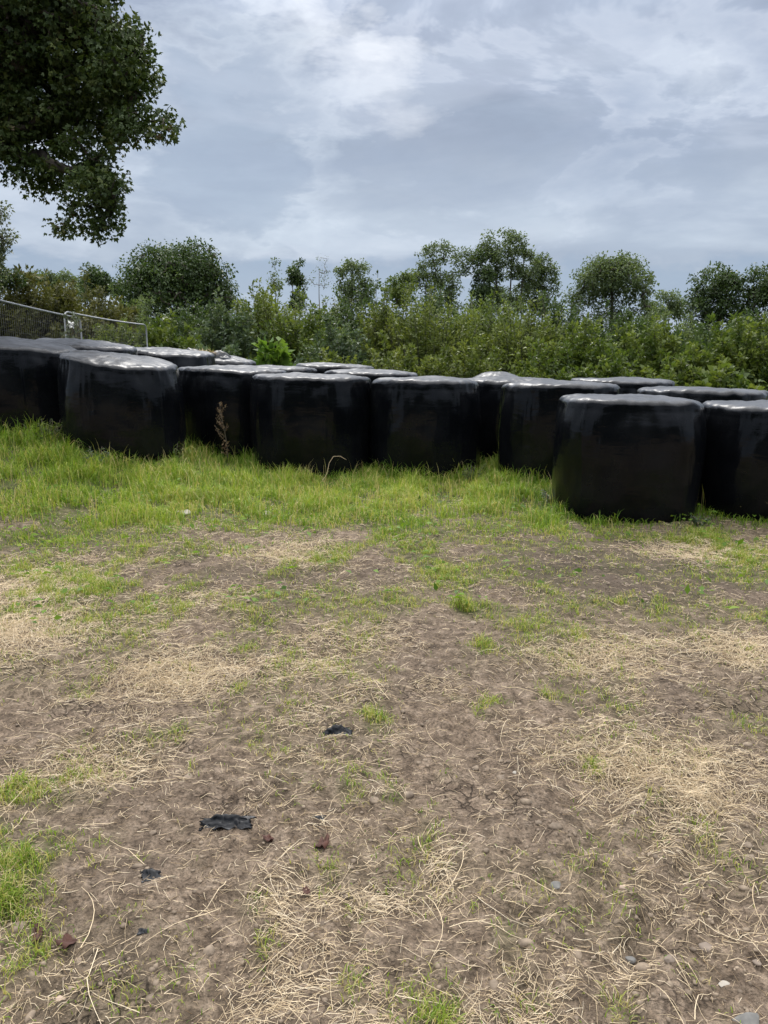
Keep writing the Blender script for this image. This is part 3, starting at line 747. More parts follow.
# ------------------------------------------------------------------ weeds by the bales
def seed_stem():
    p = np.array([at(226, 452, 10.3)[0], 10.35, 0]); p[2] = float(ground(p[0], p[1]))
    top = at(222, 403, 10.35)[2]
    root = empty('seed_stem', p, 'tall dry brown dock stem with a ragged seed head against a black bale', 'plant')
    b = Build(); h = top - p[2]
    t = np.linspace(0, 1, 8); P = p + np.stack([-.05 * t + .02 * np.sin(t * 5), 0 * t, h * t], -1)
    b.tube(P, .007 * (1 - .6 * t), 6)
    s = Build()
    for k in range(11):
        f = .38 + .055 * k; q = p + np.array([-.05 * f, 0, h * f]); a = rng.random() * 6.28; l = .16 * (1.1 - f) + .04
        e = q + np.array([math.cos(a) * l * .8, math.sin(a) * l * .4, l * 1.0]); b.tube(np.stack([q, (q + e) / 2 + [0, 0, -.01], e]), [.003, .0025, .0015], 4)
        n = 30; w = rng.random(n)[:, None]; S = q + (e - q) * w + rng.normal(0, .012, (n, 3))
        add_leaves(s, S, rdir(n, .4), rdir(n), .016, .013, rng.random(n))
    for f in (.2, .28, .34):
        n = 10; S = p + np.array([-.05 * f, 0, h * f]) + rng.normal(0, .02, (n, 3)); add_leaves(s, S, rdir(n), rdir(n), .05, .02, rng.random(n))
    b.make('stalk', M_twig, root); s.make('seed_head', M_seed, root)
seed_stem()
def dry_stem():
    p = at(322, 482, 9.4); p[2] = float(ground(p[0], 9.4)); 
    pts = np.array([at(320, 481, 9.40), at(329, 474, 9.42), at(328, 462, 9.45), at(333, 455, 9.45), at(340, 455, 9.45), at(348, 461, 9.45)])
    pts[0, 2] = p[2]
    t = np.linspace(0, 5, 26); P = np.stack([np.interp(t, range(6), np.convolve(np.pad(pts[:, k], 1, 'edge'), [.2, .6, .2], 'valid')) for k in range(3)], -1)
    b = Build(); b.tube(P, np.linspace(.0045, .002, 26), 5, .45)
    o = b.make('dry_stem', M_straw, None); tag(o, 'bent pale dry stem arching out of the grass before the wide bale', 'plant')
    o.data.transform(__import__('mathutils').Matrix.Translation([-float(v) for v in P[0]])); o.location = P[0]
dry_stem()
def weed(px, py, Y, h, n, mt, label, w=.25, leaf=.05):
    x = at(px, py, Y)[0]; p = np.array([x, Y, float(ground(x, Y))])
    root = empty('leafy_weed', p, label, 'plant', 'leafy weeds at the foot of the bales')
    st, lf = Build(), Build()
    for k in range(n):
        a = rng.random() * 6.28; d = w * rng.random() ** .7
        e = p + np.array([math.cos(a) * d, math.sin(a) * d, h * (.55 + .45 * rng.random())]); s0 = p + np.array([math.cos(a) * d * .3, math.sin(a) * d * .3, 0])
        st.tube(np.stack([s0, (s0 + e) / 2 + [0, 0, .03], e]), [.004, .003, .002], 4)
        m = 12; t = (.25 + .75 * rng.random(m))[:, None]; L = rdir(m); L[:, 2] *= .4
        add_leaves(lf, s0 + (e - s0) * t, L, rdir(m, 2.5), leaf * (.6 + .6 * rng.random(m)), leaf * .5, rng.random(m))
    st.make('stem', M_twig, root); lf.make('foliage', mt, root)
weed(45, 400, 9.45, .34, 22, M_mid, 'tall nettle like weeds between the leftmost two front bales', .32)
weed(95, 425, 8.85, .26, 12, M_blue, 'grey green weed in front of the second bale from the left', .2)
weed(172, 425, 9.6, .30, 12, M_mid, 'green weed in the gap right of the second bale from the left', .16)
weed(553, 500, 8.0, .16, 14, M_blue, 'low grey green weed left of the foot of the nearest bale', .22, .04)
weed(700, 522, 6.95, .10, 8, M_blue, 'small grey weed in the gap between the two nearest bales', .10, .035)
weed(470, 478, 9.4, .26, 12, M_mid, 'leafy weed at the right foot of the middle bale', .22, .035)

# ------------------------------------------------------------------ fence
def fence(a, b_, label, wires=True):
    """a, b_: (px, top py, Y) of the two ends"""
    A, B = at(*a), at(*b_)
    ga, gb = float(hill(A[0], A[1])), float(hill(B[0], B[1]))
    root = empty('fence_panel', (A[0], A[1], ga), label, 'fence', 'temporary wire mesh fence panels')
    L = np.linalg.norm(B - A); u = (B - A) / L
    f = Build(); c = .10
    P = [np.array([A[0], A[1], ga]), A - [0, 0, c]]
    P += [A + u * c * (1 - math.cos(t)) - np.array([0, 0, c * (1 - math.sin(t))]) for t in np.linspace(.2, np.pi / 2, 6)]
    P += [A + u * (L * t) - np.array([0, 0, .02 * math.sin(np.pi * t)]) for t in np.linspace(.1, .9, 9)]
    P += [B - u * c * (1 - math.sin(t)) - np.array([0, 0, c * (1 - math.cos(t))]) for t in np.linspace(.05, np.pi / 2 - .1, 6)]
    P += [B - [0, 0, c], np.array([B[0], B[1], gb])]
    f.tube(np.array(P), .016, 8); f.make('frame', M_steel, root)
    r = Build(); r.tube(np.stack([A * [1, 1, 0] + [0, 0, ga + .2], B * [1, 1, 0] + [0, 0, gb + .2]]), .018, 6); r.make('bottom_rail', M_steel, root)
    w = Build(); n = int(L / .05)
    for k in range(1, n):
        t = k / n; Q = A + (B - A) * t; z0 = ga + (gb - ga) * t + .2
        w.tube(np.stack([Q - [0, 0, .02], np.array([Q[0], Q[1], z0])]), .0020, 3)
    for t in (.12, .25, .38, .5, .62, .75, .88):
        Qa = A * [1, 1, 0] + [0, 0, ga + (A[2] - ga) * t]; Qb = B * [1, 1, 0] + [0, 0, gb + (B[2] - gb) * t]
        w.tube(np.stack([Qa, Qb]), .0020, 3)
    w.make('wire_mesh', M_wire, root)
fence((-62, 284, 10.4), (80, 318.5, 13.65), 'wire mesh fence panel on the far left behind the leftmost bale')
fence((64, 311.5, 13.5), (146, 325, 16.0), 'wire mesh fence panel with a rounded top corner, right of the other panel')
def climber():
    x, y, z = at(70, 345, 13.2); g = float(hill(x, y))
    root = empty('climbing_weed', (x, y, g), 'pale leafy climbing weed with white flowers on the joint of the fence panels', 'plant')
    st, lf, fl = Build(), Build(), Build()
    P = np.stack([at(66, 356, 13.2), at(70, 342, 13.2), at(74, 330, 13.2), at(71, 322, 13.2), at(73, 316, 13.2)]); P = np.concatenate([[[x, y, g]], P])
    st.tube(P, .008, 5)
    n = 90; i = rng.random(n) * (len(P) - 1); k = i.astype(int); S = P[k] + (P[k + 1] - P[k]) * (i - k)[:, None] + rng.normal(0, .05, (n, 3))
    add_leaves(lf, S, rdir(n), rdir(n, 1), .09, .06, .5 + .5 * rng.random(n))
    for (a, b_) in ((71, 323), (74, 326), (69, 326)):
        c = at(a, b_, 13.1); m = 6; add_leaves(fl, np.repeat(c[None], m, 0), rdir(m), rdir(m), .06, .06, .5)
    st.make('stem', M_twig, root); lf.make('foliage', M_silver, root); fl.make('flower', M_petal, root)
climber()

# ------------------------------------------------------------------ trees and shrubs
def tree(name, label, base, blob, leaf, n, mt, cat='tree', group='trees beyond the bales', clump=.9, lobes=1, trunk_r=.22, trunks=None, flat=.8, limbs=1, droop=0., bark=None, tmix=.25, dens=.55):
    """base: (px, Y) of the trunk; blob: crown masses (px, py, rx, ry, Y offset) measured on the photograph"""
    px, Y = base
    x = at(px, 345, Y)[0]; g = float(hill(x, Y)); p0 = np.array([x, Y, g])
    root = empty(name, p0, label, cat, group)
    tr, lf = Build(), Build()
    cent, rad, wgt = [], [], []
    for (bx, by, rx, ry, dy) in blob:
        c = at(bx, by, Y + dy); a = rx * Y / F; b_ = ry * Y / F
        k = max(2, int(dens * (3.2 * a * a * b_ / clump ** 3 * .9 + 4 * a * b_ / clump ** 2)))
        v = rdir(k); q = rng.random(k)[:, None] ** .38
        cent.append(c + v * q * np.array([a, a, b_]) * .92); rad.append(np.full(k, 1.) * clump * (.55 + .5 * rng.random(k)))
    cent = np.concatenate(cent); rad = np.concatenate(rad)
    cz = cent[:, 2]; zlo = max(g + .5, np.percentile(cz, 8))
    # trunk and limbs
    tops = trunks or [(px, None)]
    nodes = []
    for (tx, _) in tops:
        xx = at(tx, 345, Y)[0]
        zt = np.percentile(cz, 72); t = np.linspace(0, 1, 9)
        P = np.stack([x + (xx - x) * ss(t) + .12 * np.sin(t * 4 + tx), np.full(9, Y) + .1 * np.sin(t * 5), g - .1 + (zt - g) * t], -1)
        tr.tube(P, trunk_r * (1 - .8 * t) * (1 if len(tops) == 1 else .7), 7)
        nodes.append(P[2:])
    nodes = np.concatenate(nodes)
    if limbs:
        def bez(s0, c, sag, k):
            m = (s0 + c) / 2 + rng.normal(0, .10, 3) * np.linalg.norm(c - s0) + np.array([0, 0, sag * np.linalg.norm(c - s0)])
            t = np.linspace(0, 1, k)[:, None]; return (1 - t) ** 2 * s0 + 2 * t * (1 - t) * m + t * t * c
        pts = list(nodes); par = [-1] * len(nodes); ids = []; anchor = nodes[-1]
        left = set(range(len(cent))); dist = np.linalg.norm(cent[:, None] - nodes[None], axis=2); near = dist.argmin(1); dist = dist.min(1)
        while left:                                   # each mass is joined to the nearest wood that already stands
            i = min(left, key=lambda q: dist[q]); left.remove(i); pts.append(cent[i]); par.append(int(near[i])); j = len(pts) - 1; ids.append(j)
            d = np.linalg.norm(cent - cent[i], axis=1) * 1.15; m = d < dist; dist = np.where(m, d, dist); near = np.where(m, j, near)
        load = np.ones(len(pts))
        for j in reversed(ids): load[par[j]] += load[j]
        for j in ids:
            p = par[j]; r1 = .011 * math.sqrt(load[j]) * (trunk_r / .22) ** .6; r0 = min(r1 * 1.25, trunk_r * .6)
            tr.tube(bez(pts[p], pts[j], .10, 5), np.linspace(r0, r1 * .8, 5), 5)
    # leaves
    k = len(cent); per = rng.multinomial(n, rad ** 2 / (rad ** 2).sum()); ci = np.repeat(np.arange(k), per)
    v = rdir(n); q = rng.random(n)[:, None] ** .55
    P = cent[ci] + v * q * rad[ci][:, None] * np.array([1, 1, flat])
    P[:, 2] -= droop * rng.random(n) * rad[ci]
    D = unit(v * .8 + rng.normal(0, .7, (n, 3))); D[:, 2] -= .35 
    N = rdir(n, 1.2)
    ct = rng.random(k)
    tint = np.clip(ct[ci] * .45 + .55 * rng.random(n) - tmix + .25, 0, 1)
    sz = leaf * (.65 + .7 * rng.random(n))
    add_leaves(lf, P, D, N, sz, sz * .62, tint, lobes)
    tr.make('trunk', bark or M_bark, root); lf.make('crown', mt, root)
    return root
def shrub(label, px, Y, w_px, top, mt, nshoot, leaf, name='shrub', cat='shrub', upright=.7, group='shrubs in the thicket behind the bales', lw=.5, per=46, spread=1., base=None, dens_low=.12, pairs=False):
    """many arching shoots from a common foot, leaves along each shoot"""
    c = at(px, top, Y); g = float(hill(c[0], Y)); h = c[2] - g; w = w_px * Y / F / 2
    root = empty(name, (c[0], Y, g), label, cat, group)
    st, lf = Build(), Build()
    Ps, Ds, Ts = [], [], []
    for k in range(nshoot):
        a = rng.random() * 6.283; d = w * math.sqrt(rng.random()) * spread
        hh = h * (1 - .62 * (d / w) ** 2 * (1 - upright * .45)) * (.60 + .40 * rng.random() ** 1.2) * (1.16 if rng.random() < .07 else 1)
        foot = np.array([c[0] + math.cos(a) * d * .55, Y + math.sin(a) * d * .45, g])
        tip = np.array([c[0] + math.cos(a) * d, Y + math.sin(a) * d * .8, g + hh])
        tip[:2] += rng.normal(0, .12, 2) * h * .4
        mid = foot * .45 + tip * .55 + np.array([-math.cos(a) * .1, -math.sin(a) * .1, .22 * hh * (1 - upright) + .06])
        t = np.linspace(0, 1, 6)[:, None]; P = (1 - t) ** 2 * foot + 2 * t * (1 - t) * mid + t * t * tip
        st.tube(P, np.linspace(.014, .003, 6) * (h / 2.5), 4)
        m = max(6, int(per * 1.8 * (.6 + .8 * rng.random()))); tt = (dens_low + (1 - dens_low) * rng.random(m) ** .6)[:, None]
        Q = (1 - tt) ** 2 * foot + 2 * tt * (1 - tt) * mid + tt * tt * tip
        T = unit(2 * (1 - tt) * (mid - foot) + 2 * tt * (tip - mid))
        side = rdir(m); Dv = unit(side + T * .55)
        off = side * (rng.random(m)[:, None] ** .7) * (.07 + .17 * (1 - tt)) * (h / 2.5)
        Ps.append(Q + off); Ds.append(Dv); Ts.append(np.clip(.55 * rng.random() + .42 * rng.random(m) + .1 * tt[:, 0], 0, 1))
    P, D, T = np.concatenate(Ps), np.concatenate(Ds), np.concatenate(Ts)
    n = len(P); sz = leaf * 1.1 * (.6 + .8 * rng.random(n))
    add_leaves(lf, P, D, rdir(n, 1.0), sz, sz * (lw + .08), T)
    st.make('stem', M_stem, root); lf.make('foliage', mt, root)
    return root

# --- the big near crown at the top left
tree('broadleaf_tree', 'large dark leafy tree whose crown hangs into the top left corner', (-150, 15.5),
     [(55, 25, 66, 46, 0), (104, 55, 42, 42, -.5), (130, 92, 32, 38, -.3), (142, 132, 26, 28, -.5), (75, 105, 55, 50, .4), (15, 65, 60, 62, .6), (12, 140, 45, 36, 0),
      (80, 160, 34, 24, -.3), (96, 192, 30, 22, -.6), (102, 212, 18, 18, -.6), (96, 226, 10, 10, -.6), (76, 202, 20, 18, -.2), (60, 222, 9, 9, -.3), (45, 172, 34, 20, .3), (20, 178, 20, 10, .3),
      (-60, 60, 90, 90, 0), (-70, -60, 130, 90, 0), (60, -50, 70, 60, 0), (-170, 0, 100, 120, 0)],
     0.080, 118000, M_syc, clump=.42, lobes=3, dens=.66, trunk_r=.42, group='trees near the bales', flat=.75, droop=.25)
# --- far trees, left to right
tree('silvery_tree', 'pale silvery loose leaved tree at the left edge above the fence', (-14, 19.), [(-8, 228, 20, 28, 0), (2, 250, 14, 14, 0), (-25, 270, 30, 24, 0), (-2, 206, 8, 8, 0)], 0.068, 4492, M_silver, clump=0.25, trunk_r=.08)
tree('dark_tree', 'small dark tree low behind the fence at the left edge', (-6, 24), [(2, 272, 15, 14, 0), (-14, 262, 16, 18, 0)], 0.095, 3801, M_oakleaf, clump=0.36, trunk_r=.1)
tree('dense_tree', 'big dense rounded dark green tree left of the middle', (180, 44), [(178, 296, 58, 46, 0), (165, 270, 36, 24, 0), (185, 264, 30, 20, 0), (150, 285, 34, 26, 0), (200, 270, 28, 26, -1), (215, 300, 24, 34, 0), (140, 300, 26, 26, 0), (207, 255, 8, 12, 0)], 0.163, 29376, M_oakleaf, clump=0.68, trunk_r=.3, dens=1.)
tree('dark_tree', 'small dark pointed tree left of the big dense rounded tree', (97, 52), [(97, 284, 17, 14, 0), (92, 272, 7, 8, 0), (110, 288, 16, 10, 0)], 0.163, 4492, M_oakleaf, clump=0.58, trunk_r=.12)
tree('distant_tree', 'distant grey green tree on the skyline above the brownish bushes', (62, 85), [(62, 281, 26, 9, 0), (40, 280, 22, 7, 0), (85, 290, 24, 8, 0)], 0.245, 5184, M_far, clump=0.79, trunk_r=.14)
tree('sapling', 'thin sparse sapling sticking up right of the dense tree', (275, 40), [(275, 268, 4, 10, 0), (274, 285, 8, 10, 0)], 0.109, 449, M_far, clump=0.29, trunk_r=.05)
tree('ivy_tree', 'narrow upright dark tree clad in ivy, right of the thin sapling', (296, 46), [(296, 272, 9, 15, 0), (297, 288, 7, 12, 0), (298, 302, 9, 10, 0)], 0.136, 2592, M_oakleaf, clump=0.36, trunk_r=.09)
tree('bare_tree', 'nearly bare twiggy tree between the ivy clad tree and the small round tree', (322, 46), [(322, 275, 10, 20, 0), (310, 281, 6, 10, 0)], 0.095, 155, M_far, clump=0.32, trunk_r=.06, bark=M_twig)
tree('round_tree', 'small loose rounded tree on the skyline just left of the middle', (354, 48), [(354, 276, 18, 17, 0), (350, 292, 16, 12, 0), (366, 290, 12, 12, 0), (354, 304, 17, 9, 0)], 0.150, 3974, M_far, clump=0.50, trunk_r=.1)
tree('bushy_tree', 'low bushy tree left of the tall open trees', (398, 46), [(398, 290, 18, 16, 0), (408, 278, 8, 8, 0)], 0.136, 3110, M_mid, clump=0.43, trunk_r=.08)
tree('open_tree', 'tall open crowned tree with sky showing through, left of the tallest', (436, 55), [(424, 266, 14, 17, 0), (436, 254, 12, 14, 0), (450, 256, 11, 15, 0), (428, 286, 20, 14, 0), (452, 284, 16, 16, 0), (462, 266, 8, 12, 0), (412, 280, 9, 12, 0), (440, 304, 26, 12, 0)], .16, 6400, M_far, clump=.52, trunk_r=.16, trunks=[(424, 0), (438, 0), (452, 0)], dens=.42)
tree('conifer', 'dark ivy covered spire between the open crowned trees', (483, 54), [(483, 285, 11, 26, 0), (482, 262, 5, 14, 0), (484, 304, 15, 18, 0)], .15, 5200, M_oakleaf, clump=.5, trunk_r=.15)
tree('open_tree', 'tallest open crowned tree on the skyline right of the middle', (507, 55), [(474, 256, 13, 14, 0), (490, 247, 15, 15, 0), (510, 244, 16, 14, 0), (524, 256, 14, 16, 0), (498, 262, 14, 14, 0), (514, 276, 14, 16, 0), (530, 280, 12, 18, 0), (494, 284, 13, 18, 0), (508, 300, 26, 14, 0)], .16, 10500, M_far, clump=.52, trunk_r=.2, trunks=[(493, 0), (507, 0), (521, 0)], dens=.42)
tree('open_tree', 'drooping open tree touching the right side of the tallest one', (541, 56), [(538, 268, 16, 14, 0), (548, 282, 10, 16, 0), (534, 286, 10, 14, 0), (546, 302, 13, 16, 0), (530, 304, 10, 12, 0)], .16, 5200, M_far, clump=.52, trunk_r=.13, dens=.42)
tree('oak_tree', 'broad rounded tree on the skyline with gaps in its lower crown', (610, 52), [(612, 278, 42, 20, 0), (612, 264, 28, 9, 0), (598, 274, 26, 16, 0), (645, 314, 16, 20, 0), (580, 312, 18, 20, 0), (612, 322, 26, 16, 0), (630, 278, 26, 20, 0), (590, 292, 22, 16, 0), (640, 300, 16, 20, 0), (606, 302, 14, 26, 0), (572, 296, 8, 10, 0)], 0.163, 14169, M_far, clump=0.61, trunk_r=.25)
tree('round_tree', 'small pale tree in the dip between the two broad trees on the right', (668, 60), [(668, 302, 14, 11, 0), (678, 312, 14, 10, 0), (655, 312, 14, 12, 0)], 0.177, 3283, M_far, clump=0.58, trunk_r=.1)
tree('oak_tree', 'broad dark tree on the skyline near the right edge', (715, 48), [(714, 288, 24, 22, 0), (735, 284, 24, 18, 0), (702, 306, 18, 24, 0), (728, 310, 24, 18, 0), (698, 296, 10, 12, 0), (712, 328, 28, 18, 0)], 0.163, 11059, M_oakleaf, clump=0.61, trunk_r=.22)
tree('oak_tree', 'dark tree cut by the right edge beside the broad dark one', (775, 47), [(768, 284, 22, 22, 0), (785, 280, 30, 26, 0), (762, 308, 20, 20, 0), (752, 326, 24, 16, 0)], 0.163, 7948, M_oakleaf, clump=0.61, trunk_r=.2)

# --- thicket: far back row that the skyline trees stand in
for lab, px, Y, wp, top, m_ in (
    ('olive bush right behind the dense rounded tree, below the ivy clad tree', 262, 30, 80, 284, M_olive),
    ('grey green bush below the small loose rounded tree', 318, 31, 84, 288, M_far),
    ('dark green bush at the foot of the small loose rounded tree', 368, 30, 84, 282, M_oakleaf),
    ('dark bush at the feet of the left open crowned tree', 430, 31, 96, 284, M_oakleaf),
    ('dusky green bush at the feet of the tallest open crowned tree', 492, 30, 96, 287, M_far),
    ('shadowy bush in the notch left of the broad rounded tree', 556, 30, 90, 290, M_oakleaf),
    ('dark bush at the foot of the broad rounded tree', 616, 31, 96, 295, M_oakleaf),
    ('grey green bush in the dip below the small pale tree', 668, 32, 84, 299, M_far),
    ('dark bush far back between the dense rounded tree and the fence', 196, 30, 96, 296, M_oakleaf),
    ('dusky bush far back behind the right end of the fence', 130, 31, 80, 290, M_far),
    ('dark bush below the tree cut by the right edge', 756, 30, 84, 304, M_oakleaf)):
    shrub(lab, px, Y, wp, top, m_, 110, .12, lw=.45, per=44, upright=.75)
# --- thicket: back row, middle row, front row
shrub('brownish olive willow bush on the left just above the fence top', 26, 25, 130, 264, M_brown, 190, .13, lw=.42, per=60, upright=.9)
shrub('olive brown bush between the brownish willow and the dense tree', 92, 28, 96, 276, M_brown, 160, .13, lw=.42, per=60)
shrub('dark olive bush under the left side of the dense tree', 122, 24, 80, 308, M_olive, 80, .09, per=60)
shrub('young ash like bush with light leaf sprays in front of the dense tree', 172, 19, 84, 306, M_mid, 46, .12, lw=.4, per=50, upright=.35)
shrub('light green bush right behind the end of the fence', 140, 18.5, 62, 320, M_mid, 50, .10, lw=.45, per=44, upright=.4)
shrub('grey green bush right of the young ash like bush', 226, 21, 76, 296, M_blue, 70, .10, per=52)
shrub('slim leafy bush below the thin sapling', 262, 24, 62, 284, M_olive, 66, .09, per=54, upright=.95)
shrub('low bush of large bright green leaves behind the bales left of the middle', 270, 16.2, 50, 336, M_light, 34, .17, lw=.7, per=24, upright=.4)
shrub('medium green bush above the large bright leaves', 300, 21, 90, 292, M_mid, 90, .09, per=56)
shrub('russet rounded bush low on the skyline left of the middle', 342, 32, 60, 293, M_brown, 80, .09, per=54)
shrub('blue green bush in the middle of the thicket behind the far back bale', 335, 19, 84, 312, M_blue, 80, .085, per=54)
shrub('tall feathery olive bush just right of the small round tree', 386, 20, 84, 284, M_olive, 96, .085, lw=.38, per=62, upright=.9)
shrub('tall feathery olive bush above the middle bale', 432, 19, 90, 282, M_olive, 104, .085, lw=.38, per=62, upright=.9)
shrub('tall green bush in front of the dark ivy spire', 484, 21, 84, 288, M_mid, 100, .085, lw=.4, per=60, upright=.9)
shrub('yellowish green bush under the drooping open tree', 528, 19.5, 84, 290, M_olive, 96, .085, lw=.4, per=60, upright=.85)
shrub('fresh green bush below the left side of the broad rounded tree', 578, 19, 84, 306, M_mid, 90, .10, lw=.42, per=56, upright=.7)
shrub('fresh green bush below the middle of the broad rounded tree', 624, 20, 80, 320, M_mid, 84, .10, lw=.45, per=54, upright=.6)
shrub('green bush below the small pale tree in the dip', 664, 19, 76, 322, M_mid, 80, .10, lw=.45, per=54, upright=.6)
shrub('dark bush under the broad dark tree on the right', 700, 24, 80, 318, M_oakleaf, 76, .10, per=56)
shrub('broad fresh green bush at the right edge of the thicket', 744, 18.5, 110, 306, M_mid, 120, .10, lw=.45, per=56, upright=.6)
shrub('low yellow green bush behind the middle bale', 405, 16.5, 90, 332, M_olive, 70, .075, per=50, upright=.5)
shrub('low green bush behind the narrow strip bale', 470, 16.5, 96, 330, M_olive, 76, .075, per=50, upright=.5)
shrub('low green bush behind the domed bale', 540, 16.3, 96, 336, M_mid, 66, .08, per=46, upright=.5)
shrub('low leafy bush behind the flat topped far bale', 612, 15.5, 96, 346, M_mid, 70, .09, per=46, upright=.4)
shrub('low mixed bush behind the gap of the two nearest bales', 672, 15.2, 80, 348, M_mid, 62, .09, per=46, upright=.4)
shrub('low broad leaved bush by the right edge just behind the bales', 728, 14.8, 90, 358, M_mid, 40, .12, lw=.6, per=26, upright=.3)
shrub('low green bush behind the torn bale', 214, 17.5, 76, 334, M_blue, 56, .085, per=48, upright=.4)
shrub('low bush of small leaves behind the far back middle bale', 330, 16.5, 76, 340, M_olive, 56, .08, per=48, upright=.4)

def undergrowth():
    b = Build()
    n = 46000; x = rng.uniform(-13, 13, n); y = 14.2 + 13 * rng.random(n) ** 1.4 + .5 * fbm(x * .6, 0 * x, 2, 400) + .8 * (x < -2.5)
    h = (.45 + .55 * np.clip(.5 + fbm(x * .7, y * .7, 3, 402), 0, 1)) * (1 + .05 * (y - 14))
    z = hill(x, y) + h * rng.random(n) ** .6
    P = np.stack([x, y, z], -1); m = ~in_bale(x, y, .1); P = P[m]; n = len(P)
    D = rdir(n, .5); sz = .055 + .09 * rng.random(n)
    add_leaves(b, P, D, rdir(n, 1.2), sz, sz * .5, np.clip(.2 + .5 * rng.random(n) + .5 * fbm(P[:, 0], P[:, 1], 2, 404), 0, 1))
    o = b.make('undergrowth', M_mid, None); tag(o, 'low mixed green undergrowth between the bales and the bushes', 'undergrowth', kind='stuff')
    b = Build(); n = 22000; x = rng.uniform(-7, 11, n); y = 13.6 + 1.8 * rng.random(n); m = ~in_bale(x, y, .05) & (rng.random(n) < ss((y - 13.4) / .8)); x, y = x[m], y[m]; n = len(x)
    blades(b, x, y, .5 + .5 * rng.random(n), .010 + .008 * rng.random(n), .4 + .9 * rng.random(n), np.clip(rng.normal(.5, .2, n), 0, 1), hill(x, y))
    o = b.make('rough_grass', M_grass, None); tag(o, 'rough tall grass along the back of the bale stack', 'grass', kind='stuff')
    b = Build(); n = 40000; x = rng.uniform(-45, 45, n); y = 30 + 40 * rng.random(n); z = (.9 + .034 * y + 1.0 * fbm(x * .2, y * .2, 2, 406)) * rng.random(n) ** .7 + hill(x, y)
    sz = .22 + .22 * rng.random(n); add_leaves(b, np.stack([x, y, z], -1), rdir(n, .3), rdir(n, 1), sz, sz * .6, rng.random(n))
    o = b.make('far_scrub', M_olive, None); tag(o, 'far scrub filling the land under the skyline trees', 'scrub', kind='stuff')
    # tall hedge behind the photographer, which the film of the bales mirrors
    b = Build(); n = 18000; x = rng.uniform(-30, 30, n); y = -13 - 5 * rng.random(n); z = (7.0 + 2.2 * fbm(x * .25, 0 * x, 3, 408)) * rng.random(n) ** .8
    sz = .4 + .5 * rng.random(n); add_leaves(b, np.stack([x, y, z], -1), rdir(n, .3), rdir(n, 1), sz, sz * .7, rng.random(n))
    o = b.make('hedge', M_oakleaf, None); tag(o, 'tall dark hedge behind the photographer', 'hedge', kind='stuff')
undergrowth()

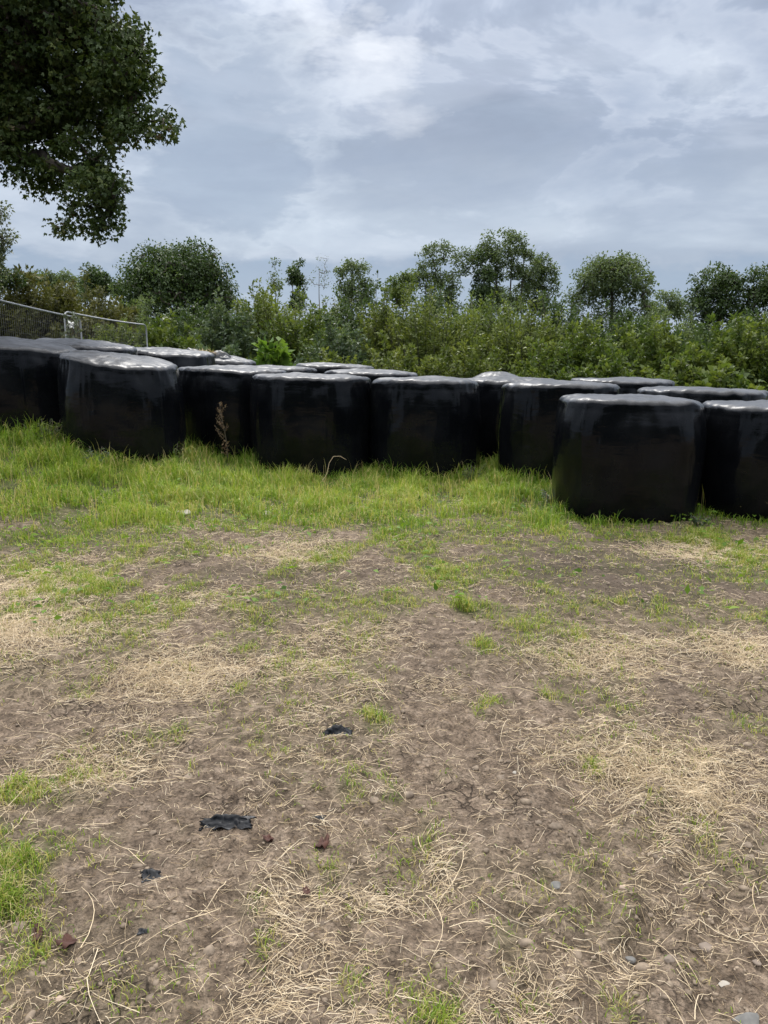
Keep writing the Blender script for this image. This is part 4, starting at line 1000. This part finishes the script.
# ------------------------------------------------------------------ sky, sun, camera
SUN_EL, SUN_AZ = R(46), R(-6)     # azimuth measured from straight ahead (+y), positive to the right
def sky():
    w = bpy.data.worlds.new('World'); scene.world = w; w.use_nodes = True
    nt = w.node_tree; bg = nt.nodes['Background']
    L = nt.links.new
    tc = node(nt, 'ShaderNodeTexCoord'); sep = node(nt, 'ShaderNodeSeparateXYZ'); L(tc.outputs['Generated'], sep.inputs[0])
    dx, dy, dz = sep.outputs
    st = node(nt, 'ShaderNodeTexSky', sky_type='NISHITA', sun_disc=False, sun_elevation=SUN_EL, sun_rotation=SUN_AZ)
    zc = math_(nt, 'ADD', math_(nt, 'MAXIMUM', dz, 0.), .16)
    cb = node(nt, 'ShaderNodeCombineXYZ'); L(math_(nt, 'DIVIDE', dx, zc), cb.inputs[0]); L(math_(nt, 'DIVIDE', dy, zc), cb.inputs[1]); cb.inputs[2].default_value = 3.7
    def nz(sc, det, rough, dist, off=(0, 0, 0), v=cb.outputs[0], scl=(1, 1, 1)):
        mp = node(nt, 'ShaderNodeMapping'); mp.inputs['Location'].default_value = off; mp.inputs['Scale'].default_value = scl; L(v, mp.inputs[0])
        n = node(nt, 'ShaderNodeTexNoise', i_Scale=sc, i_Detail=det, i_Roughness=rough, i_Distortion=dist); L(mp.outputs[0], n.inputs['Vector']); return n.outputs['Fac']
    n1 = nz(1.1, 6., .52, .35, (1.3, .4, 0)); n2 = nz(3.2, 5., .55, .2, (4., 2., 1.))
    n3 = nz(6., 6., .6, .3, (0, 0, 0), tc.outputs['Generated'], (1, 1, 2.6)); n4 = nz(14., 4., .6, .2, (3, 1, 0), tc.outputs['Generated'], (1, 1, 2.2))
    base = math_(nt, 'ADD', math_(nt, 'MULTIPLY', n1, .42), math_(nt, 'ADD', math_(nt, 'MULTIPLY', n2, .26), math_(nt, 'MULTIPLY', n3, .32)))
    col = ramp(nt, base, [(.38, (.235, .278, .365)), (.46, (.290, .335, .425)), (.54, (.335, .380, .468)), (.64, (.46, .50, .58))])
    # lobes of brighter or darker cloud in given directions
    def lobe(px, py, width, gain):
        d = at(px, py, 1.) - CAM; d = d / np.linalg.norm(d)
        vm = node(nt, 'ShaderNodeVectorMath', operation='DISTANCE'); L(tc.outputs['Generated'], vm.inputs[0]); vm.inputs[1].default_value = d
        q = math_(nt, 'DIVIDE', vm.outputs['Value'], width); q = math_(nt, 'MULTIPLY', q, q)
        return math_(nt, 'MULTIPLY', math_(nt, 'EXPONENT', math_(nt, 'MULTIPLY', q, -1.)), gain)
    br = math_(nt, 'ADD', lobe(390, 70, .055, .75), lobe(285, 12, .09, .5))
    br = math_(nt, 'ADD', br, lobe(410, 122, .035, .6)); br = math_(nt, 'ADD', br, lobe(335, 38, .06, .5)); br = math_(nt, 'ADD', br, lobe(345, 205, .13, .22))
    cl = math_(nt, 'ADD', math_(nt, 'MULTIPLY', n3, .5), math_(nt, 'MULTIPLY', n4, .5))
    br = ramp(nt, math_(nt, 'ADD', math_(nt, 'MULTIPLY', br, .36), math_(nt, 'ADD', math_(nt, 'MULTIPLY', cl, 1.7), -.35)), [(.69, (0, 0, 0)), (.78, (.45, .45, .45)), (.95, (1, 1, 1))])
    col = mixc(nt, br, col, (.68, .70, .74))
    n6 = nz(3.4, 6., .58, .35, (7., 3., 1.), tc.outputs['Generated'], (1, 1, 2.4))
    col = mixc(nt, ramp(nt, n6, [(.46, (0, 0, 0)), (.51, (.40, .40, .40)), (.64, (.80, .80, .80))]), col, (.195, .232, .300))
    col = mixc(nt, ramp(nt, n6, [(.39, (0, 0, 0)), (.455, (.42, .42, .42)), (.485, (0, 0, 0))]), col, (.50, .535, .60))
    # pale band above the horizon, then a blue grey bank with a billowing top
    el = math_(nt, 'ADD', dz, math_(nt, 'MULTIPLY', math_(nt, 'SUBTRACT', n3, .5), .10))
    band = ramp(nt, el, [(.07, (0, 0, 0)), (.125, (.75, .75, .75)), (.16, (.7, .7, .7)), (.24, (0, 0, 0))])
    col = mixc(nt, math_(nt, 'MULTIPLY', band, ramp(nt, n1, [(.3, (.4, .4, .4)), (.6, (1, 1, 1))])), col, (.43, .485, .555))
    bank = ramp(nt, math_(nt, 'ADD', el, math_(nt, 'MULTIPLY', math_(nt, 'SUBTRACT', n4, .5), .05)), [(.0, (.35, .35, .35)), (.06, (.8, .8, .8)), (.098, (.9, .9, .9)), (.112, (0, 0, 0))])
    col = mixc(nt, bank, col, mixc(nt, n4, (.195, .262, .365), (.255, .325, .425)))
    dk = math_(nt, 'ADD', lobe(215, 150, .14, .65), lobe(560, 130, .28, .35))
    dk = math_(nt, 'MULTIPLY', dk, ramp(nt, n3, [(.36, (0, 0, 0)), (.55, (1, 1, 1))]), clamp=True)
    col = mixc(nt, dk, col, (.265, .325, .415))
    # billowing grey cloud with a paler rim, left of the middle
    q = math_(nt, 'ADD', math_(nt, 'ADD', lobe(245, 150, .10, .27), lobe(175, 115, .11, .14)), math_(nt, 'ADD', math_(nt, 'MULTIPLY', n3, .55), math_(nt, 'MULTIPLY', n4, .35)))
    rim = ramp(nt, q, [(.50, (0, 0, 0)), (.61, (.38, .38, .38)), (.68, (0, 0, 0))])
    col = mixc(nt, rim, col, (.52, .575, .64))
    col = mixc(nt, ramp(nt, q, [(.60, (0, 0, 0)), (.72, (.75, .75, .75))]), col, mixc(nt, n4, (.215, .27, .35), (.33, .39, .48)))
    n5 = nz(2.6, 5., .55, .5, (2., 5., 0), tc.outputs['Generated'], (1, 1, 4.5))
    low = ramp(nt, dz, [(.07, (0, 0, 0)), (.12, (1, 1, 1)), (.24, (.8, .8, .8)), (.34, (.25, .25, .25))])
    col = mixc(nt, math_(nt, 'MULTIPLY', ramp(nt, n5, [(.47, (0, 0, 0)), (.60, (.55, .55, .55))]), low), col, (.215, .262, .350))
    col = mixc(nt, math_(nt, 'MULTIPLY', ramp(nt, n5, [(.34, (.5, .5, .5)), (.45, (0, 0, 0))]), low), col, (.46, .50, .575))
    # an overcast sky is brighter overhead than near the horizon
    up = node(nt, 'ShaderNodeMapRange', interpolation_type='SMOOTHSTEP'); L(dz, up.inputs[0])
    up.inputs[1].default_value = .33; up.inputs[2].default_value = .80; up.inputs[3].default_value = 1.; up.inputs[4].default_value = 5.6
    wh = node(nt, 'ShaderNodeMapRange'); L(dz, wh.inputs[0]); wh.inputs[1].default_value = .38; wh.inputs[2].default_value = .75
    col = mixc(nt, wh.outputs[0], col, (.38, .375, .37))      # the thin cloud overhead is white, not blue
    vm = node(nt, 'ShaderNodeVectorMath', operation='SCALE'); L(col, vm.inputs[0]); L(up.outputs[0], vm.inputs['Scale'])
    # thin gaps let a little of the clear sky through; scaled up because the background runs at strength .1
    vs = node(nt, 'ShaderNodeVectorMath', operation='SCALE'); L(vm.outputs[0], vs.inputs[0]); vs.inputs['Scale'].default_value = 10.
    fin = mixc(nt, .93, st.outputs[0], vs.outputs[0])
    L(fin, bg.inputs['Color']); bg.inputs['Strength'].default_value = .1
sky()
ld = bpy.data.lights.new('sun', 'SUN'); ld.energy = 1.5; ld.angle = R(12); ld.color = (1, .96, .90)
lo = bpy.data.objects.new('sun', ld); COL.objects.link(lo)
lo.rotation_euler = (-(math.pi / 2 - SUN_EL), 0, -SUN_AZ); lo.location = (0, 20, 30)

cd = bpy.data.cameras.new('camera'); cam = bpy.data.objects.new('camera', cd); COL.objects.link(cam)
cam.location = CAM; cam.rotation_euler = (R(90) - PITCH, 0, 0)
cd.sensor_fit = 'VERTICAL'; cd.sensor_height = 24; cd.lens = 24 * F / 1024; cd.clip_start = .05; cd.clip_end = 3000
scene.camera = cam
scene.view_settings.view_transform = 'Standard'; scene.view_settings.look = 'None'
scene.view_settings.gamma = 1; scene.view_settings.exposure = .57; scene.view_settings.use_curve_mapping = False
scene.render.resolution_x, scene.render.resolution_y = 768, 1024
cy = scene.cycles
cy.max_bounces = 6; cy.diffuse_bounces = 3; cy.glossy_bounces = 3; cy.transmission_bounces = 4; cy.transparent_max_bounces = 4
